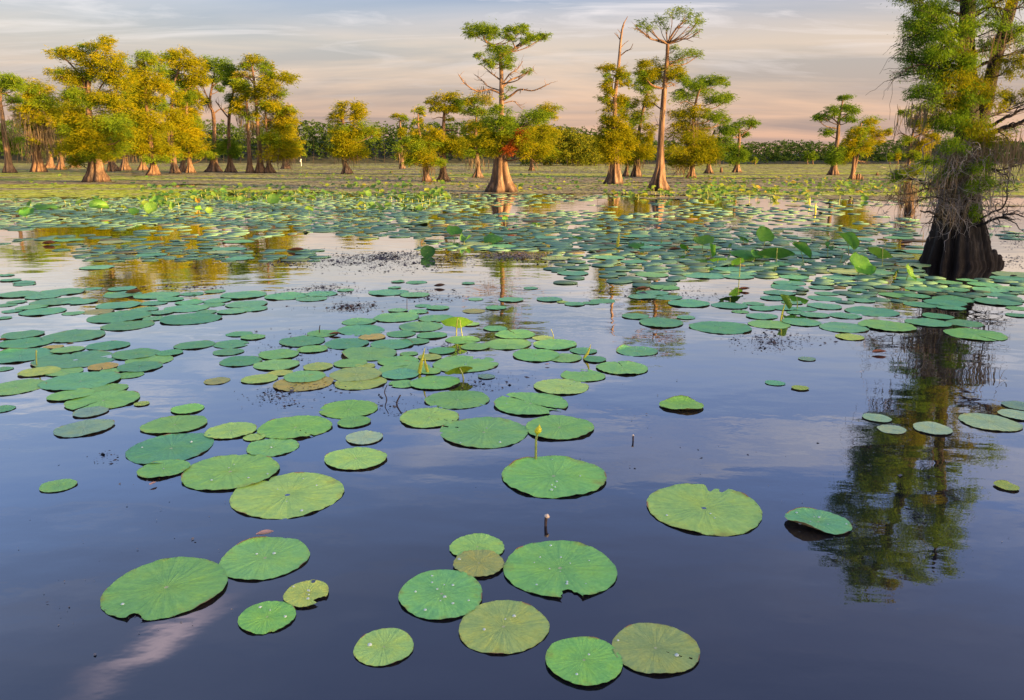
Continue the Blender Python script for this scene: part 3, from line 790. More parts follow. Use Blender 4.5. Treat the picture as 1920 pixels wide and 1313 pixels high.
cypress('tall pale trunked cypress with airy spreading top, right of the dead topped one',
        [(1234, 359, 42), (1235, 350, 36), (1235, 338, 30), (1237, 320, 22), (1238, 302, 17), (1240, 250, 12.5), (1246, 164, 10.5), (1250, 122, 8), (1252, 82, 7)],
        [(1208, 45, 14, 7, 'leaf', 0.42), (1220, 52, 12, 6, 'leaf', 0.42), (1236, 38, 15, 8, 'leaf', 0.45), (1262, 24, 18, 7, 'leaf', 0.45), (1285, 26, 16, 8, 'leaf', 0.45), (1295, 42, 18, 9, 'leaf', 0.45), (1310, 34, 9, 10, 'leaf', 0.4), (1300, 60, 16, 4, 'leaf', 0.35), (1198, 52, 9, 4, 'leaf', 0.35), (1248, 52, 8, 6, 'leaf', 0.35),
         (1285, 102, 20, 7, 'leaf', 0.6), (1305, 104, 12, 6, 'leaf', 0.6), (1268, 110, 15, 8, 'leaf', 0.7), (1264, 92, 9, 7, 'leaf', 0.6), (1215, 128, 20, 14, 'leaf_gold'), (1235, 140, 22, 14, 'leaf_gold'), (1212, 148, 14, 10), (1266, 137, 20, 11, 'leaf_gold'), (1280, 148, 10, 8)],
        branches=[([(1252, 83), (1240, 76), (1222, 74), (1206, 62), (1192, 52)], 4, 7), ([(1252, 82), (1260, 66), (1270, 52), (1288, 38)], 4.5, 7), ([(1252, 82), (1250, 66), (1252, 52)], 3, 4), ([(1254, 80), (1270, 74), (1292, 72), (1312, 58)], 3.4, 7), ([(1246, 166), (1232, 164), (1220, 158), (1211, 146)], 5.5, 3),
                  ([(1250, 124), (1268, 118), (1290, 108), (1310, 106)], 3, 5), ([(1248, 160), (1258, 155), (1264, 162)], 3, 2), ([(1244, 208), (1230, 198), (1222, 190)], 3, 3), ([(1240, 238), (1232, 234), (1222, 238)], 2.4, 2)],
        moss=[(1248, 205, 4, 20, 8)], seed=43, tint=0.5, group=GR, sides=72, cover=4.0)
cypress('broad golden cypress with drooping dry twigs, right of the tall pale trunk', [(1295, 335, 21), (1297, 322, 13), (1299, 305, 9), (1300, 280, 8), (1300, 230, 6.5), (1305, 190, 5), (1315, 160, 4)],
        [(1330, 152, 26, 9), (1350, 152, 12, 8), (1300, 160, 20, 9), (1345, 183, 25, 9), (1365, 183, 10, 7), (1282, 178, 18, 9), (1320, 170, 18, 8), (1288, 208, 32, 12, 'leaf_gold'), (1338, 215, 22, 8), (1353, 224, 14, 8), (1295, 240, 34, 12, 'leaf_gold'), (1278, 262, 28, 14, 'leaf_gold'), (1318, 262, 26, 14, 'leaf_gold'),
         (1300, 288, 48, 13, 'leaf_gold'), (1280, 305, 26, 9, 'leaf_gold'), (1325, 298, 22, 9, 'leaf_gold')],
        branches=[([(1298, 300), (1280, 310), (1268, 322), (1262, 330)], 2.4, 12), ([(1298, 296), (1285, 318), (1282, 332)], 2, 10), ([(1300, 262), (1280, 250), (1262, 252), (1250, 262)], 2.4, 8), ([(1300, 250), (1278, 238), (1258, 238), (1246, 246)], 2.2, 8), ([(1302, 220), (1325, 220), (1348, 222)], 2.6, 3), ([(1302, 200), (1285, 190), (1274, 196)], 2.4, 3), ([(1298, 290), (1270, 284), (1250, 294)], 2.6, 4)],
        moss=[(1302, 222, 5, 40, 14), (1275, 312, 10, 20, 24)], seed=44, tint=0.5, group=GR)
cypress('small shaded cypress just right of the broad golden one', [(1329, 326, 19), (1329, 315, 11), (1329, 300, 8), (1332, 270, 5.5), (1340, 245, 4)],
        [(1340, 277, 20, 12), (1360, 262, 13, 9), (1326, 291, 18, 9), (1353, 243, 14, 10), (1350, 290, 12, 9)], moss=[(1345, 295, 7, 18, 12)], seed=45, tint=0.3, group=GR)
cypress('small upright cypress with dark foot, farthest right of the middle clump', [(1381, 324, 20), (1382, 313, 12), (1383, 298, 9), (1386, 262, 6.5), (1386, 240, 4.5)],
        [(1398, 230, 18, 7), (1412, 234, 9, 6), (1378, 240, 14, 7), (1366, 250, 12, 7), (1386, 290, 17, 13), (1376, 276, 14, 8), (1398, 252, 9, 5), (1372, 300, 10, 8)],
        branches=[([(1386, 258), (1398, 248), (1408, 240)], 3, 2), ([(1386, 260), (1374, 252), (1366, 254)], 2.6, 2)], seed=46, tint=0.35, group=GR)
cypress('dark layered cypress, left one of the pair at the right', [(1561, 329, 23), (1563, 317, 15), (1565, 303, 11), (1571, 255, 8), (1573, 225, 6.5), (1577, 205, 4), (1580, 190, 3)],
        [(1583, 184, 14, 5), (1575, 204, 16, 5), (1596, 206, 18, 8), (1545, 220, 19, 5), (1534, 221, 9, 4), (1562, 212, 12, 5), (1552, 247, 14, 6), (1592, 224, 17, 6), (1570, 288, 18, 12), (1565, 301, 13, 7), (1582, 292, 14, 10, 'leaf_gold')],
        branches=[([(1572, 232), (1560, 222), (1545, 222)], 3, 2), ([(1573, 226), (1586, 216), (1600, 210)], 3, 2), ([(1571, 250), (1560, 248), (1550, 252)], 2.5, 4)], seed=47, tint=0.3, group='pair of small cypresses at the right')
cypress('golden leaning cypress with bare split stem, right one of the pair', [(1596, 338, 14), (1598, 328, 9), (1600, 314, 7), (1603, 280, 6), (1607, 255, 5), (1615, 232, 3.5)],
        [(1633, 230, 16, 10), (1612, 250, 18, 12), (1655, 250, 14, 6), (1640, 262, 16, 8), (1612, 278, 20, 13), (1592, 265, 12, 10), (1596, 285, 12, 9), (1668, 247, 6, 5), (1628, 246, 12, 9)],
        branches=[([(1600, 312), (1604, 296), (1607, 280)], 4), ([(1605, 268), (1620, 258), (1645, 256), (1664, 250)], 2.6, 3), ([(1602, 300), (1615, 303), (1624, 304)], 2, 6)],
        trunk2=[(1599, 330, 6), (1607, 300, 4), (1610, 285, 3)], seed=48, tint=0.75, gold=True, group='pair of small cypresses at the right')
# knobbly stump at the foot of the leaning tree
def stump(x, y, w_, h, label, seed, prongs=4):
    rng = np.random.default_rng(seed)
    base = ground(x, y)
    S = ppm(base)
    mb = MB()
    for k in range(prongs):
        dx = (k - (prongs - 1) / 2) / prongs * w_ / S
        hh = h / S * rng.uniform(0.6, 1.1)
        P = np.array([[dx, rng.normal() * 0.1, -0.2], [dx * 0.95, 0, hh * 0.5], [dx * 0.9 + rng.normal() * 0.03, 0, hh]])
        mb.tube(crspline(P, 7), np.linspace(w_ / prongs * 0.72, w_ / prongs * 0.32, 7) / S, 9)
    o = mb.build('tree_stump', M['bark'], None, base, True)
    return tag(o, label, 'stump')


stump(1609, 338, 20, 11, 'knobbly brown stump at the foot of the golden leaning cypress', 1)
stump(1352, 324, 5, 13, 'thin dark broken stick of a stump left of the small upright cypress', 2, 1)
stump(891, 333, 9, 10, 'short dark stump beside the foot of the mid green cypress', 3, 2)
stump(1645, 330, 6, 6, 'low dark stump out on the far green mat at the right', 4, 2)

# --- small trees along the far right shore
for i, (x, y, h, wd, g, lab) in enumerate([(1456, 308, 20, 10, 0, 'small pale tree at the left end of the far right shore'), (1470, 308, 18, 8, 0, 'second small pale tree on the far right shore'),
                                           (1416, 310, 13, 7, 1, 'tiny bright tree standing before the left of the far right shore'), (1448, 308, 16, 8, 1, 'tiny yellowish tree at the start of the far right shore'),
                                           (1514, 309, 24, 11, 0, 'forked pale tree with two stems in the middle of the far right shore'), (1524, 309, 24, 11, 0, 'taller pale tree touching the forked one on the far shore'),
                                           (1536, 308, 14, 8, 0, 'low round tree right of the forked pale one'), (1684, 309, 28, 8, 1, 'tall narrow yellow tree on the far shore by the big mossy cypress'),
                                           (1668, 309, 20, 12, 0, 'rounded green tree left of the tall narrow yellow one')]):
    cypress(lab, [(x, y, 3), (x, y - h * 0.3, 2), (x + 1, y - h * 0.7, 1.2), (x + 1, y - h * 0.9, 0.8)],
            [(x - wd * 0.25, y - h * 0.55, wd * 0.55, h * 0.16), (x + wd * 0.25, y - h * 0.65, wd * 0.55, h * 0.16), (x, y - h * 0.9, wd * 0.5, h * 0.16), (x, y - h * 0.4, wd * 0.4, h * 0.14)],
            seed=60 + i, tint=0.75 if g else 0.5, gold=bool(g), sides=8, group='small trees along the far right shore')

# ------------------------------------------------------------------ big near cypress at the right
def big_cypress():
    rng = np.random.default_rng(777)
    bx, by = 1791, 503
    base = ground(bx, by)
    base[1] += 0.55
    base[0] = at(bx, by, base[1])[0]
    Y = base[1]
    S = ppm(base)
    root = thing('cypress_tree', base, 'huge near cypress at the right, mossy, with dark fluted foot', 'tree')

    def W(px, py, off=0.0):
        p = at(px, py, Y) - base
        p[1] += off
        # keep the pixel position: move along the view ray for the depth offset
        q = at(px, py, Y + off) - base
        return q

    tr = [(1791, 503, 118), (1792, 480, 108), (1794, 455, 97), (1796, 425, 83), (1797, 395, 72), (1799, 360, 62), (1806, 310, 50), (1813, 247, 40), (1815, 185, 33), (1812, 82, 27), (1815, 0, 23), (1810, -120, 16), (1800, -230, 9), (1795, -300, 4)]
    ctr = [W(x, y) for x, y, _ in tr]
    ctr[0][2] = 0.0
    rad = [w_ / 2 / S for _, _, w_ in tr]
    ctr = [np.array([ctr[0][0], 0, -0.4])] + ctr
    rad = [rad[0] * 1.05] + rad
    V, Q, T = trunk_mesh(rng, np.array(ctr), np.array(rad), 170, 90, nfl=15, amp=0.22, gnarl=0.012)
    # knotty relief
    n = (fbm(np.arctan2(V[:, 1], V[:, 0]) * 5, V[:, 2] * 1.2, 5) - 0.5) * 0.05
    V[:, 0] += n * V[:, 0]
    V[:, 1] += n * V[:, 1]
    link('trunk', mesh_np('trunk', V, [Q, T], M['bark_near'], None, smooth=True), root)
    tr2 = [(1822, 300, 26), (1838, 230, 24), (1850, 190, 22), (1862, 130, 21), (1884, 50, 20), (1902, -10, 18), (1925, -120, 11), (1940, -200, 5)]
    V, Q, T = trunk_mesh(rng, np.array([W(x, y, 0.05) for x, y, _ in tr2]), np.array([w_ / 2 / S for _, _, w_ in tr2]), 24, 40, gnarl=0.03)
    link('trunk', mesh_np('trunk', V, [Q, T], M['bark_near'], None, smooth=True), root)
    # ragged root lobe at the right of the foot
    lobe = MB()
    for (x0, x1, y1, w_) in [(1838, 1836, 455, 36), (1850, 1850, 472, 30), (1858, 1864, 470, 22), (1868, 1874, 480, 18), (1876, 1879, 492, 12)]:
        a = W(x0, 503, -0.25); a[2] = -0.3
        P = crspline(np.array([a, (a + W(x1, y1, -0.18)) / 2 + [0, 0, 0.15], W(x1, y1, -0.15)]), 10)
        th = np.arange(14) / 14 * 2 * PI
        rr = np.linspace(w_ * 0.62, w_ * 0.2, 10) / S
        lobe.tube(P, rr, 12)
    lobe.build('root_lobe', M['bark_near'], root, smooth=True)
    ty = np.array([y for _, y, _ in tr][::-1], float)
    tx = np.array([x for x, _, _ in tr][::-1], float)
    tww = np.array([w_ for _, _, w_ in tr][::-1], float)
    G = 'leaf_gold'
    cl = [(1722, 35, 26, 18), (1748, 18, 28, 18), (1705, 75, 16, 12, 'leaf', 0.5), (1730, 108, 34, 14), (1698, 105, 18, 12, 'leaf', 0.6), (1688, 142, 18, 10, 'leaf', 0.35), (1762, 95, 30, 20), (1790, 125, 30, 20), (1770, 55, 28, 20), (1745, 140, 26, 12),
          (1800, 155, 40, 20, G), (1708, 178, 24, 9, 'leaf', 0.6), (1742, 168, 30, 12), (1775, 190, 34, 16, G), (1832, 205, 28, 22), (1865, 185, 26, 20, G), (1900, 125, 26, 26, G), (1888, 80, 26, 16, G), (1850, 90, 18, 18), (1905, 185, 22, 16, G), (1915, 60, 22, 20),
          (1868, 30, 26, 14), (1800, 235, 40, 18), (1790, 275, 28, 14), (1838, 265, 26, 14), (1835, 305, 22, 10), (1735, 305, 28, 8, 'leaf', 0.6), (1762, 332, 28, 8, 'leaf', 0.6), (1830, 350, 28, 12, 'leaf', 0.6), (1826, 400, 14, 16, 'leaf', 0.7), (1745, 345, 20, 8, 'leaf', 0.4), (1680, 330, 18, 10, 'leaf', 0.4), (1880, 345, 24, 8, 'leaf', 0.35), (1900, 240, 18, 10, 'leaf', 0.4),
          (1712, 55, 26, 18), (1740, 62, 28, 18), (1765, 20, 30, 20), (1718, 88, 26, 12), (1752, 112, 30, 16), (1722, 130, 26, 10), (1760, 150, 30, 16), (1730, 15, 24, 14), (1772, 88, 26, 20, 'leaf', 1.0, 'front'), (1802, 110, 26, 22, G, .9, 'front'), (1815, 175, 28, 20, 'leaf', 1.0, 'front'), (1790, 215, 32, 16, 'leaf', 1.0, 'front'), (1830, 235, 30, 14, G, .9, 'front'), (1765, 235, 26, 12), (1850, 150, 24, 22, G, .8, 'front'), (1815, 60, 22, 22, 'leaf', .7, 'front'), (1690, -40, 26, 18, 'leaf', 0.7), (1672, -95, 24, 18, 'leaf', 0.7), (1668, -150, 22, 16, 'leaf', 0.6), (1690, -190, 26, 16, 'leaf', 0.7), (1920, -260, 26, 16, 'leaf', 0.7), (1950, -180, 30, 22, 'leaf', 0.8), (1700, -20, 36, 22), (1780, -40, 46, 26), (1850, -40, 46, 26), (1735, -85, 46, 26), (1815, -110, 56, 26), (1905, -80, 46, 34), (1720, -150, 36, 22), (1790, -180, 46, 26), (1862, -170, 46, 26), (1800, -250, 44, 22), (1842, -285, 26, 16), (1760, -235, 36, 18), (1945, -20, 36, 36), (1960, 90, 36, 26), (1955, -130, 36, 26), (1965, 180, 30, 20, G), (1900, -220, 34, 20)]
    for _ in range(36):                 # loose tufts filling the crown in front of and around the trunk
        y = rng.uniform(-260, 350)
        wl = np.interp(y, [-260, -100, 60, 150, 220, 300, 350], [60, 110, 112, 120, 80, 60, 40])
        x = np.interp(y, ty, tx) + rng.uniform(-0.85, 1.0) * wl
        cl.append((x, y, rng.uniform(16, 30), rng.uniform(8, 16), G if (x > 1780 and rng.random() < 0.4) else 'leaf', rng.uniform(0.5, 0.9), 'front'))
    crowns, br = {}, MB()
    for c in cl:
        x, y, rx, rz = c[:4]
        key = c[4] if len(c) > 4 else 'leaf'
        key = 'leaf_near' if key == 'leaf' else key
        dens = c[5] if len(c) > 5 else 1.0
        dx = x - np.interp(y, ty, tx)
        off = rng.uniform(-1, 1) * math.sqrt(max(0.1, 1 - min(1, abs(dx) / 130) ** 2)) * 0.75
        if (230 < y < 420 and abs(dx) < 50) or len(c) > 6:
            off = -rng.uniform(0.3, 0.8)
        cc = W(x, y, off)
        mb = crowns.setdefault(key, MB())
        subs = foliage_clump(mb, rng, cc, rx / S, rx / S * 0.9, rz / S, 5.0 / S, 1.05 / S, 3.1 * dens, 0.5, m=16, flat=0.75, droop=0.75)
        ya = float(np.clip(y + 0.25 * abs(dx) + rng.uniform(5, 25), -280, 430))
        p0 = W(np.interp(ya, ty, tx), ya)
        p2 = cc
        p1 = p0 * 0.5 + p2 * 0.5 + rng.normal(size=3) * 0.07 * np.linalg.norm(p2 - p0) + [0, 0, 0.05]
        P = crspline(np.array([p0, p1, p2]), 10)
        r0 = (1.6 + 0.022 * abs(dx)) / 2 / S
        br.tube(P, np.linspace(r0, r0 * 0.35, 10), 6)
        for s_ in subs:
            q0 = P[rng.integers(4, 10)]
            q1 = (q0 + s_) / 2 + rng.normal(size=3) * 0.1 * np.linalg.norm(s_ - q0)
            br.tube(crspline(np.array([q0, q1, s_ + (s_ - q0) * 0.3]), 6), np.linspace(r0 * 0.3, 0.0018, 6), 4)
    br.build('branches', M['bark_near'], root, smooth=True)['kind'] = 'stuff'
    for key, mb in crowns.items():
        mb.build('crown', M[key], root)
    # single limbs that read on their own
    for pts, w0, tw in [([(1832, 262, -.2), (1862, 250, -.4), (1892, 240, -.5), (1920, 226, -.6), (1960, 205, -.7)], 11, 14), ([(1850, 240, -.3), (1880, 225, -.4), (1915, 208, -.5), (1950, 190, -.6)], 7, 10),
                        ([(1828, 425, -.3), (1850, 412, -.5), (1880, 402, -.6), (1898, 398, -.6), (1930, 408, -.6)], 6, 22), ([(1830, 415, -.3), (1862, 400, -.5), (1886, 385, -.6), (1890, 345, -.6), (1882, 318, -.6)], 4, 14),
                        ([(1770, 405, -.4), (1755, 402, -.5), (1740, 394, -.6), (1728, 390, -.6)], 7, 2), ([(1772, 412, -.3), (1745, 413, -.4), (1712, 418, -.5)], 3, 4),
                        ([(1832, 320, -.2), (1860, 318, -.3), (1880, 322, -.4), (1910, 318, -.5)], 6, 10), ([(1790, 350, -.4), (1745, 352, -.6), (1700, 362, -.7), (1660, 362, -.8)], 3.5, 26), ([(1788, 385, -.4), (1745, 372, -.6), (1700, 380, -.7), (1655, 372, -.8)], 2.6, 24),
                        ([(1800, 150, -.3), (1760, 128, -.4), (1720, 120, -.4), (1680, 140, -.4), (1662, 158, -.4)], 3, 24), ([(1800, 110, -.3), (1760, 70, -.4), (1720, 62, -.4), (1690, 75, -.4)], 3, 16), ([(1815, 40, -.2), (1850, 20, -.3), (1895, 25, -.4), (1935, 5, -.4)], 4, 22), ([(1840, 120, -.2), (1880, 110, -.4), (1925, 120, -.5)], 3, 18)]:
        lb = MB()
        P = crspline(np.array([W(*p) for p in pts]), 8 * len(pts))
        P[1:] += np.cumsum(rng.normal(0, 0.006, (len(P) - 1, 3)), 0)
        rr = np.linspace(w0 / 2 / S, w0 * 0.15 / S, len(P))
        lb.tube(P, rr, 8)
        for _ in range(tw):
            k = int(rng.integers(len(P) // 4, len(P)))
            d = P[min(k + 1, len(P) - 1)] - P[max(k - 2, 0)]
            d = d / (np.linalg.norm(d) + 1e-9) + rng.normal(size=3) * 0.7
            ln = rng.uniform(10, 42) / S
            nn = 7
            q = P[k] + np.outer(np.linspace(0, 1, nn), d / np.linalg.norm(d)) * ln
            q[1:] += np.cumsum(rng.normal(0, 0.06 * ln, (nn - 1, 3)), 0)
            q[:, 2] -= np.linspace(0, 1, nn) ** 2 * ln * rng.uniform(0, 0.6)
            lb.tube(q, np.linspace(min(rr[k] * 0.6, 0.012), 0.002, nn), 4)
        lb.build('limb', M['bark_near'], root, smooth=True)
    # tangle of bare grey hanging twigs in front of the trunk
    tg = MB()
    for _ in range(300):
        y0 = rng.uniform(262, 395)
        x0 = np.interp(y0, ty, tx) + rng.normal() * 22
        ang = rng.uniform(0, 2 * PI)
        out = np.array([math.cos(ang), -abs(math.sin(ang)) * 0.8, 0])
        ln = rng.uniform(25, 95) / S
        p = W(x0, y0, -rng.uniform(0.15, 0.4))
        nn = 12
        d = out + np.array([0, 0, rng.uniform(-0.2, 0.5)])
        P = [p]
        for k in range(nn - 1):
            d = d + rng.normal(size=3) * 0.34
            d[2] -= 0.24
            d = d / np.linalg.norm(d)
            P.append(P[-1] + d * ln / nn)
        tn = float(np.clip(rng.normal(0.55, 0.25), 0, 1))
        r0 = rng.uniform(0.0036, 0.0105)
        tg.tube(crspline(np.array(P), 18), np.linspace(r0, 0.0016, 18), 4, tn)
        for _k in range(3):
            i0 = int(rng.integers(3, nn - 1))
            q = [P[i0]]
            e = (P[i0] - P[i0 - 1]); e = e / np.linalg.norm(e) + rng.normal(size=3) * 0.8
            for k in range(6):
                e = e + rng.normal(size=3) * 0.35
                e[2] -= 0.15
                e /= np.linalg.norm(e)
                q.append(q[-1] + e * ln * rng.uniform(0.03, 0.07))
            tg.tube(np.array(q), np.linspace(r0 * 0.55, 0.0012, 7), 3, tn)
    # fine veil of twigs to the left over the water and to the right
    for _ in range(170):
        left = rng.random() < 0.6
        x0, y0 = (rng.uniform(1655, 1770), rng.uniform(300, 425)) if left else (rng.uniform(1850, 1925), rng.uniform(300, 445))
        p = W(x0, y0, -rng.uniform(0.3, 0.8))
        d = np.array([rng.normal() - (0.6 if left else -0.4), rng.normal() * 0.4, rng.normal() * 0.4])
        P = [p]
        ln = rng.uniform(10, 45) / S
        for k in range(8):
            d = d + rng.normal(size=3) * 0.4
            d[2] -= 0.12
            d /= np.linalg.norm(d)
            P.append(P[-1] + d * ln / 8)
        tg.tube(np.array(P), np.linspace(0.0045, 0.0016, 9), 3, float(np.clip(rng.normal(0.5, 0.25), 0, 1)))
    tg.build('bare_twigs', M['twig'], root)['kind'] = 'stuff'
    mm = MB()
    for (x, y, sx, drop, n, off) in [(1800, 270, 26, 70, 130, -.35), (1850, 285, 22, 60, 70, -.4), (1885, 262, 26, 55, 70, -.5), (1812, 330, 26, 60, 120, -.4), (1770, 330, 14, 60, 60, -.4), (1720, 200, 10, 45, 30, -.3), (1755, 205, 14, 40, 40, -.3), (1810, 40, 12, 60, 40, -.3), (1862, 60, 10, 50, 30, -.3),
                                     (1735, 195, 5, 40, 12, -.3), (1690, 210, 3, 50, 4, -.3), (1835, 150, 14, 45, 40, -.3), (1905, 270, 14, 60, 40, -.5), (1780, 380, 12, 50, 40, -.45)]:
        moss_strands(mm, rng, W(x, y, off), sx / S, 0.12, drop / S, n, 0.9 / S)
    mm.build('spanish_moss', M['moss'], root)['kind'] = 'stuff'
    return root


big_cypress()
# mossy companion partly hidden behind it
cypress('moss hung cypress with orange tufts hidden behind the huge near one', [(1706, 398, 17), (1706, 380, 12), (1705, 355, 10), (1704, 310, 8), (1708, 270, 6), (1714, 240, 4), (1722, 215, 3)],
        [(1738, 235, 18, 10, 'leaf_gold'), (1748, 260, 14, 10, 'leaf_gold'), (1718, 228, 18, 6), (1700, 212, 14, 5), (1735, 205, 18, 8), (1755, 220, 14, 8, 'leaf_gold'), (1725, 320, 20, 10), (1742, 300, 14, 8), (1690, 330, 16, 8), (1735, 275, 14, 9, 'leaf_gold'), (1712, 290, 14, 9), (1700, 262, 12, 8)],
        branches=[([(1708, 262), (1730, 250), (1752, 245)], 4, 5), ([(1706, 258), (1690, 250), (1682, 252)], 3, 3)],
        moss=[(1736, 255, 10, 40, 40), (1708, 262, 8, 50, 26), (1704, 310, 10, 50, 40), (1704, 345, 10, 44, 60), (1704, 368, 9, 34, 60), (1684, 205, 3, 60, 4), (1722, 215, 10, 40, 40)], seed=49, tint=0.7, group=None)

# the wooded bank behind the photographer's right shoulder: its shade lies over the near water
def bank_wood():
    rng = np.random.default_rng(900)
    V, Q, T = trunk_mesh(rng, np.array([[0, 0, -.3], [0, 0, .1], [0, 0, .8], [0.05, 0, 2.6], [0.1, 0, 5.2]]), np.array([.5, .45, .28, .16, .04]), 24, 24)
    tme = mesh_np('trunk', V, [Q, T], M['bark_near'], None, smooth=True)
    mb, br = MB(), MB()
    for k in range(60):
        z = 5.4 * (k + rng.random()) / 60 + 0.15
        rr = 1.9 * math.sqrt(rng.random()) * (1.0 - 0.45 * (z / 5.4) ** 2)
        a = rng.uniform(0, 2 * PI)
        c = np.array([math.cos(a) * rr, math.sin(a) * rr, z])
        foliage_clump(mb, rng, c, .75, .75, .34, .16, .055, 2.6, 0.45)
        br.tube(crspline(np.array([[0.03, 0, max(0.1, z - .5)], c * .5 + [0, 0, (z - .1) * .5], c]), 6), np.linspace(.03, .008, 6), 5)
    bo = br.build('branches', M['bark_near'])
    co = mb.build('crown', M['leaf'])
    bme, cme = bo.data, co.data
    bpy.data.objects.remove(bo)
    bpy.data.objects.remove(co)
    for k in range(10):
        s = -15 + 2.85 * k
        x, y = 17.5 + 0.5 * s + rng.normal() * 0.5, 0.2 + 0.866 * s + rng.normal() * 0.5
        root = thing('cypress_tree', (x, y, 0), 'dense young cypress of the bank wood behind the photographer, outside the frame', 'tree', 'cypresses of the bank wood outside the frame')
        root.rotation_euler = (0, 0, rng.uniform(0, 6.28))
        h = rng.uniform(0.86, 1.05) * (0.72 if 4 < s < 9 else 1.0)
        root.scale = (1.05, 1.05, h)
        for nm, me_ in (('trunk', tme), ('branches', bme), ('crown', cme)):
            link(nm, me_, root)


bank_wood()

# ------------------------------------------------------------------ far wooded shores
def far_forest(label, x0, x1, Y, prof, seed, rows, step, card, tint, nspray, material='leaf_far'):
    rng = np.random.default_rng(seed)
    lv, tk = MB(), MB()
    px_m = F_PX / (Y * math.cos(PITCH))
    for r in range(rows):
        yy = Y + r * 14.0
        x = x0 + rng.uniform(0, step)
        while x < x1:
            P = at(x, 299, yy)
            top = at(x, np.interp(x, [p[0] for p in prof], [p[1] for p in prof]), yy)[2] * rng.uniform(0.92, 1.04)
            cw = rng.uniform(3.2, 5.2) * (top / 20) ** 0.4
            tn = np.clip(tint + rng.normal(0, 0.17), 0, 1)
            h0 = top * (rng.uniform(0.10, 0.30) if r < 1 else rng.uniform(0.0, 0.15))
            m = 13
            for k in range(m):
                z = h0 + (top - h0) * (k + rng.uniform(0, 1)) / m * 0.97
                f = (z - h0) / (top - h0)
                sh = (0.55 + 0.6 * math.sin(min(1, f * 1.15) * PI * 0.85)) * cw
                c = np.array([P[0] + rng.normal() * sh * 0.42, yy + rng.normal() * sh * 0.4, z])
                foliage_clump(lv, rng, c, sh * 0.5, sh * 0.5, top * 0.075, card, card * 0.55, nspray, tn, m=4, flat=0.6, droop=0.1)
            if r < 2 and rng.random() < 0.6:
              tk.tube(np.array([[P[0], yy - 1.5, 0], [P[0] + rng.normal() * 0.4, yy, h0 * 1.25], [P[0] + rng.normal() * 0.6, yy, top * 0.8]]), [top * 0.008, top * 0.006, 0.03], 5, cap=False)
            x += step * rng.uniform(0.6, 1.4)
    x = x0
    while x < x1:                       # low growth between the trunks
        yy = Y + rng.uniform(9, 20)
        P = at(x, 299, yy)
        foliage_clump(lv, rng, np.array([P[0], yy, rng.uniform(0.9, 2.0)]), 2.6, 2.0, 1.9, card, card * 0.6, 1.5, np.clip(tint - 0.25, 0, 1), m=8, flat=0.9, droop=0.0)
        x += 2.3 * px_m
    o = lv.build('far_forest', M[material])
    tag(o, label, 'forest', None, 'stuff')
    if not tk.V:
        return o
    t_ = tk.build('trunks', M['bark_near'], o)
    t_['kind'] = 'stuff'
    return o


far_forest('distant dark wood behind the left and middle trees', -160, 1150, 400,
           [(-160, 225), (300, 225), (380, 228), (520, 232), (560, 226), (640, 228), (700, 234), (760, 226), (850, 226), (940, 232), (1010, 234), (1060, 236), (1100, 242), (1130, 250), (1150, 262)], 11, 3, 15, 0.95, 0.45, 1.15)
far_forest('low distant wood along the right shore', 1105, 2080, 300,
           [(1105, 262), (1200, 262), (1380, 268), (1440, 266), (1500, 264), (1560, 268), (1610, 265), (1690, 262), (1800, 262), (1900, 264), (2080, 262)], 12, 3, 12, 0.6, 0.35, 1.15)
far_forest('sunlit golden wood standing in the water right of the central cypress', 985, 1128, 215,
           [(985, 246), (1010, 238), (1050, 238), (1085, 245), (1110, 255), (1130, 268)], 13, 3, 11, 0.55, 0.55, 1.6, 'leaf_gold_far')
# muddy banks below the woods
for nm, xa, xb, Ya in (('bank', -420, 62, 404), ('bank', 30, 320, 303)):
    rng = np.random.default_rng(int(Ya))
    n = 120
    xs = np.linspace(xa, xb, n)
    yf = Ya - 3 + (fbm(xs * 0.03, xs * 0 + Ya, 3) - 0.5) * 10
    zr = (13.0 if Ya > 350 else 4.6) * (0.85 + 0.3 * fbm(xs * 0.02, xs * 0 + 3, 9))
    V = np.vstack([np.column_stack([xs, yf, np.full(n, -0.2)]), np.column_stack([xs, yf + 1.5, np.full(n, 0.35)]), np.column_stack([xs, np.full(n, Ya + 40.0), zr]), np.column_stack([xs, np.full(n, Ya + 300.0), zr + 1])])
    i = np.arange(n - 1)
    Q = np.vstack([np.column_stack([i, i + 1, n + i + 1, n + i]), np.column_stack([n + i, n + i + 1, 2 * n + i + 1, 2 * n + i]), np.column_stack([2 * n + i, 2 * n + i + 1, 3 * n + i + 1, 3 * n + i])])
    tag(link(nm, mesh_np(nm, V, [Q], M['soil'])), 'dark muddy bank under the far wood', None, None, 'structure')
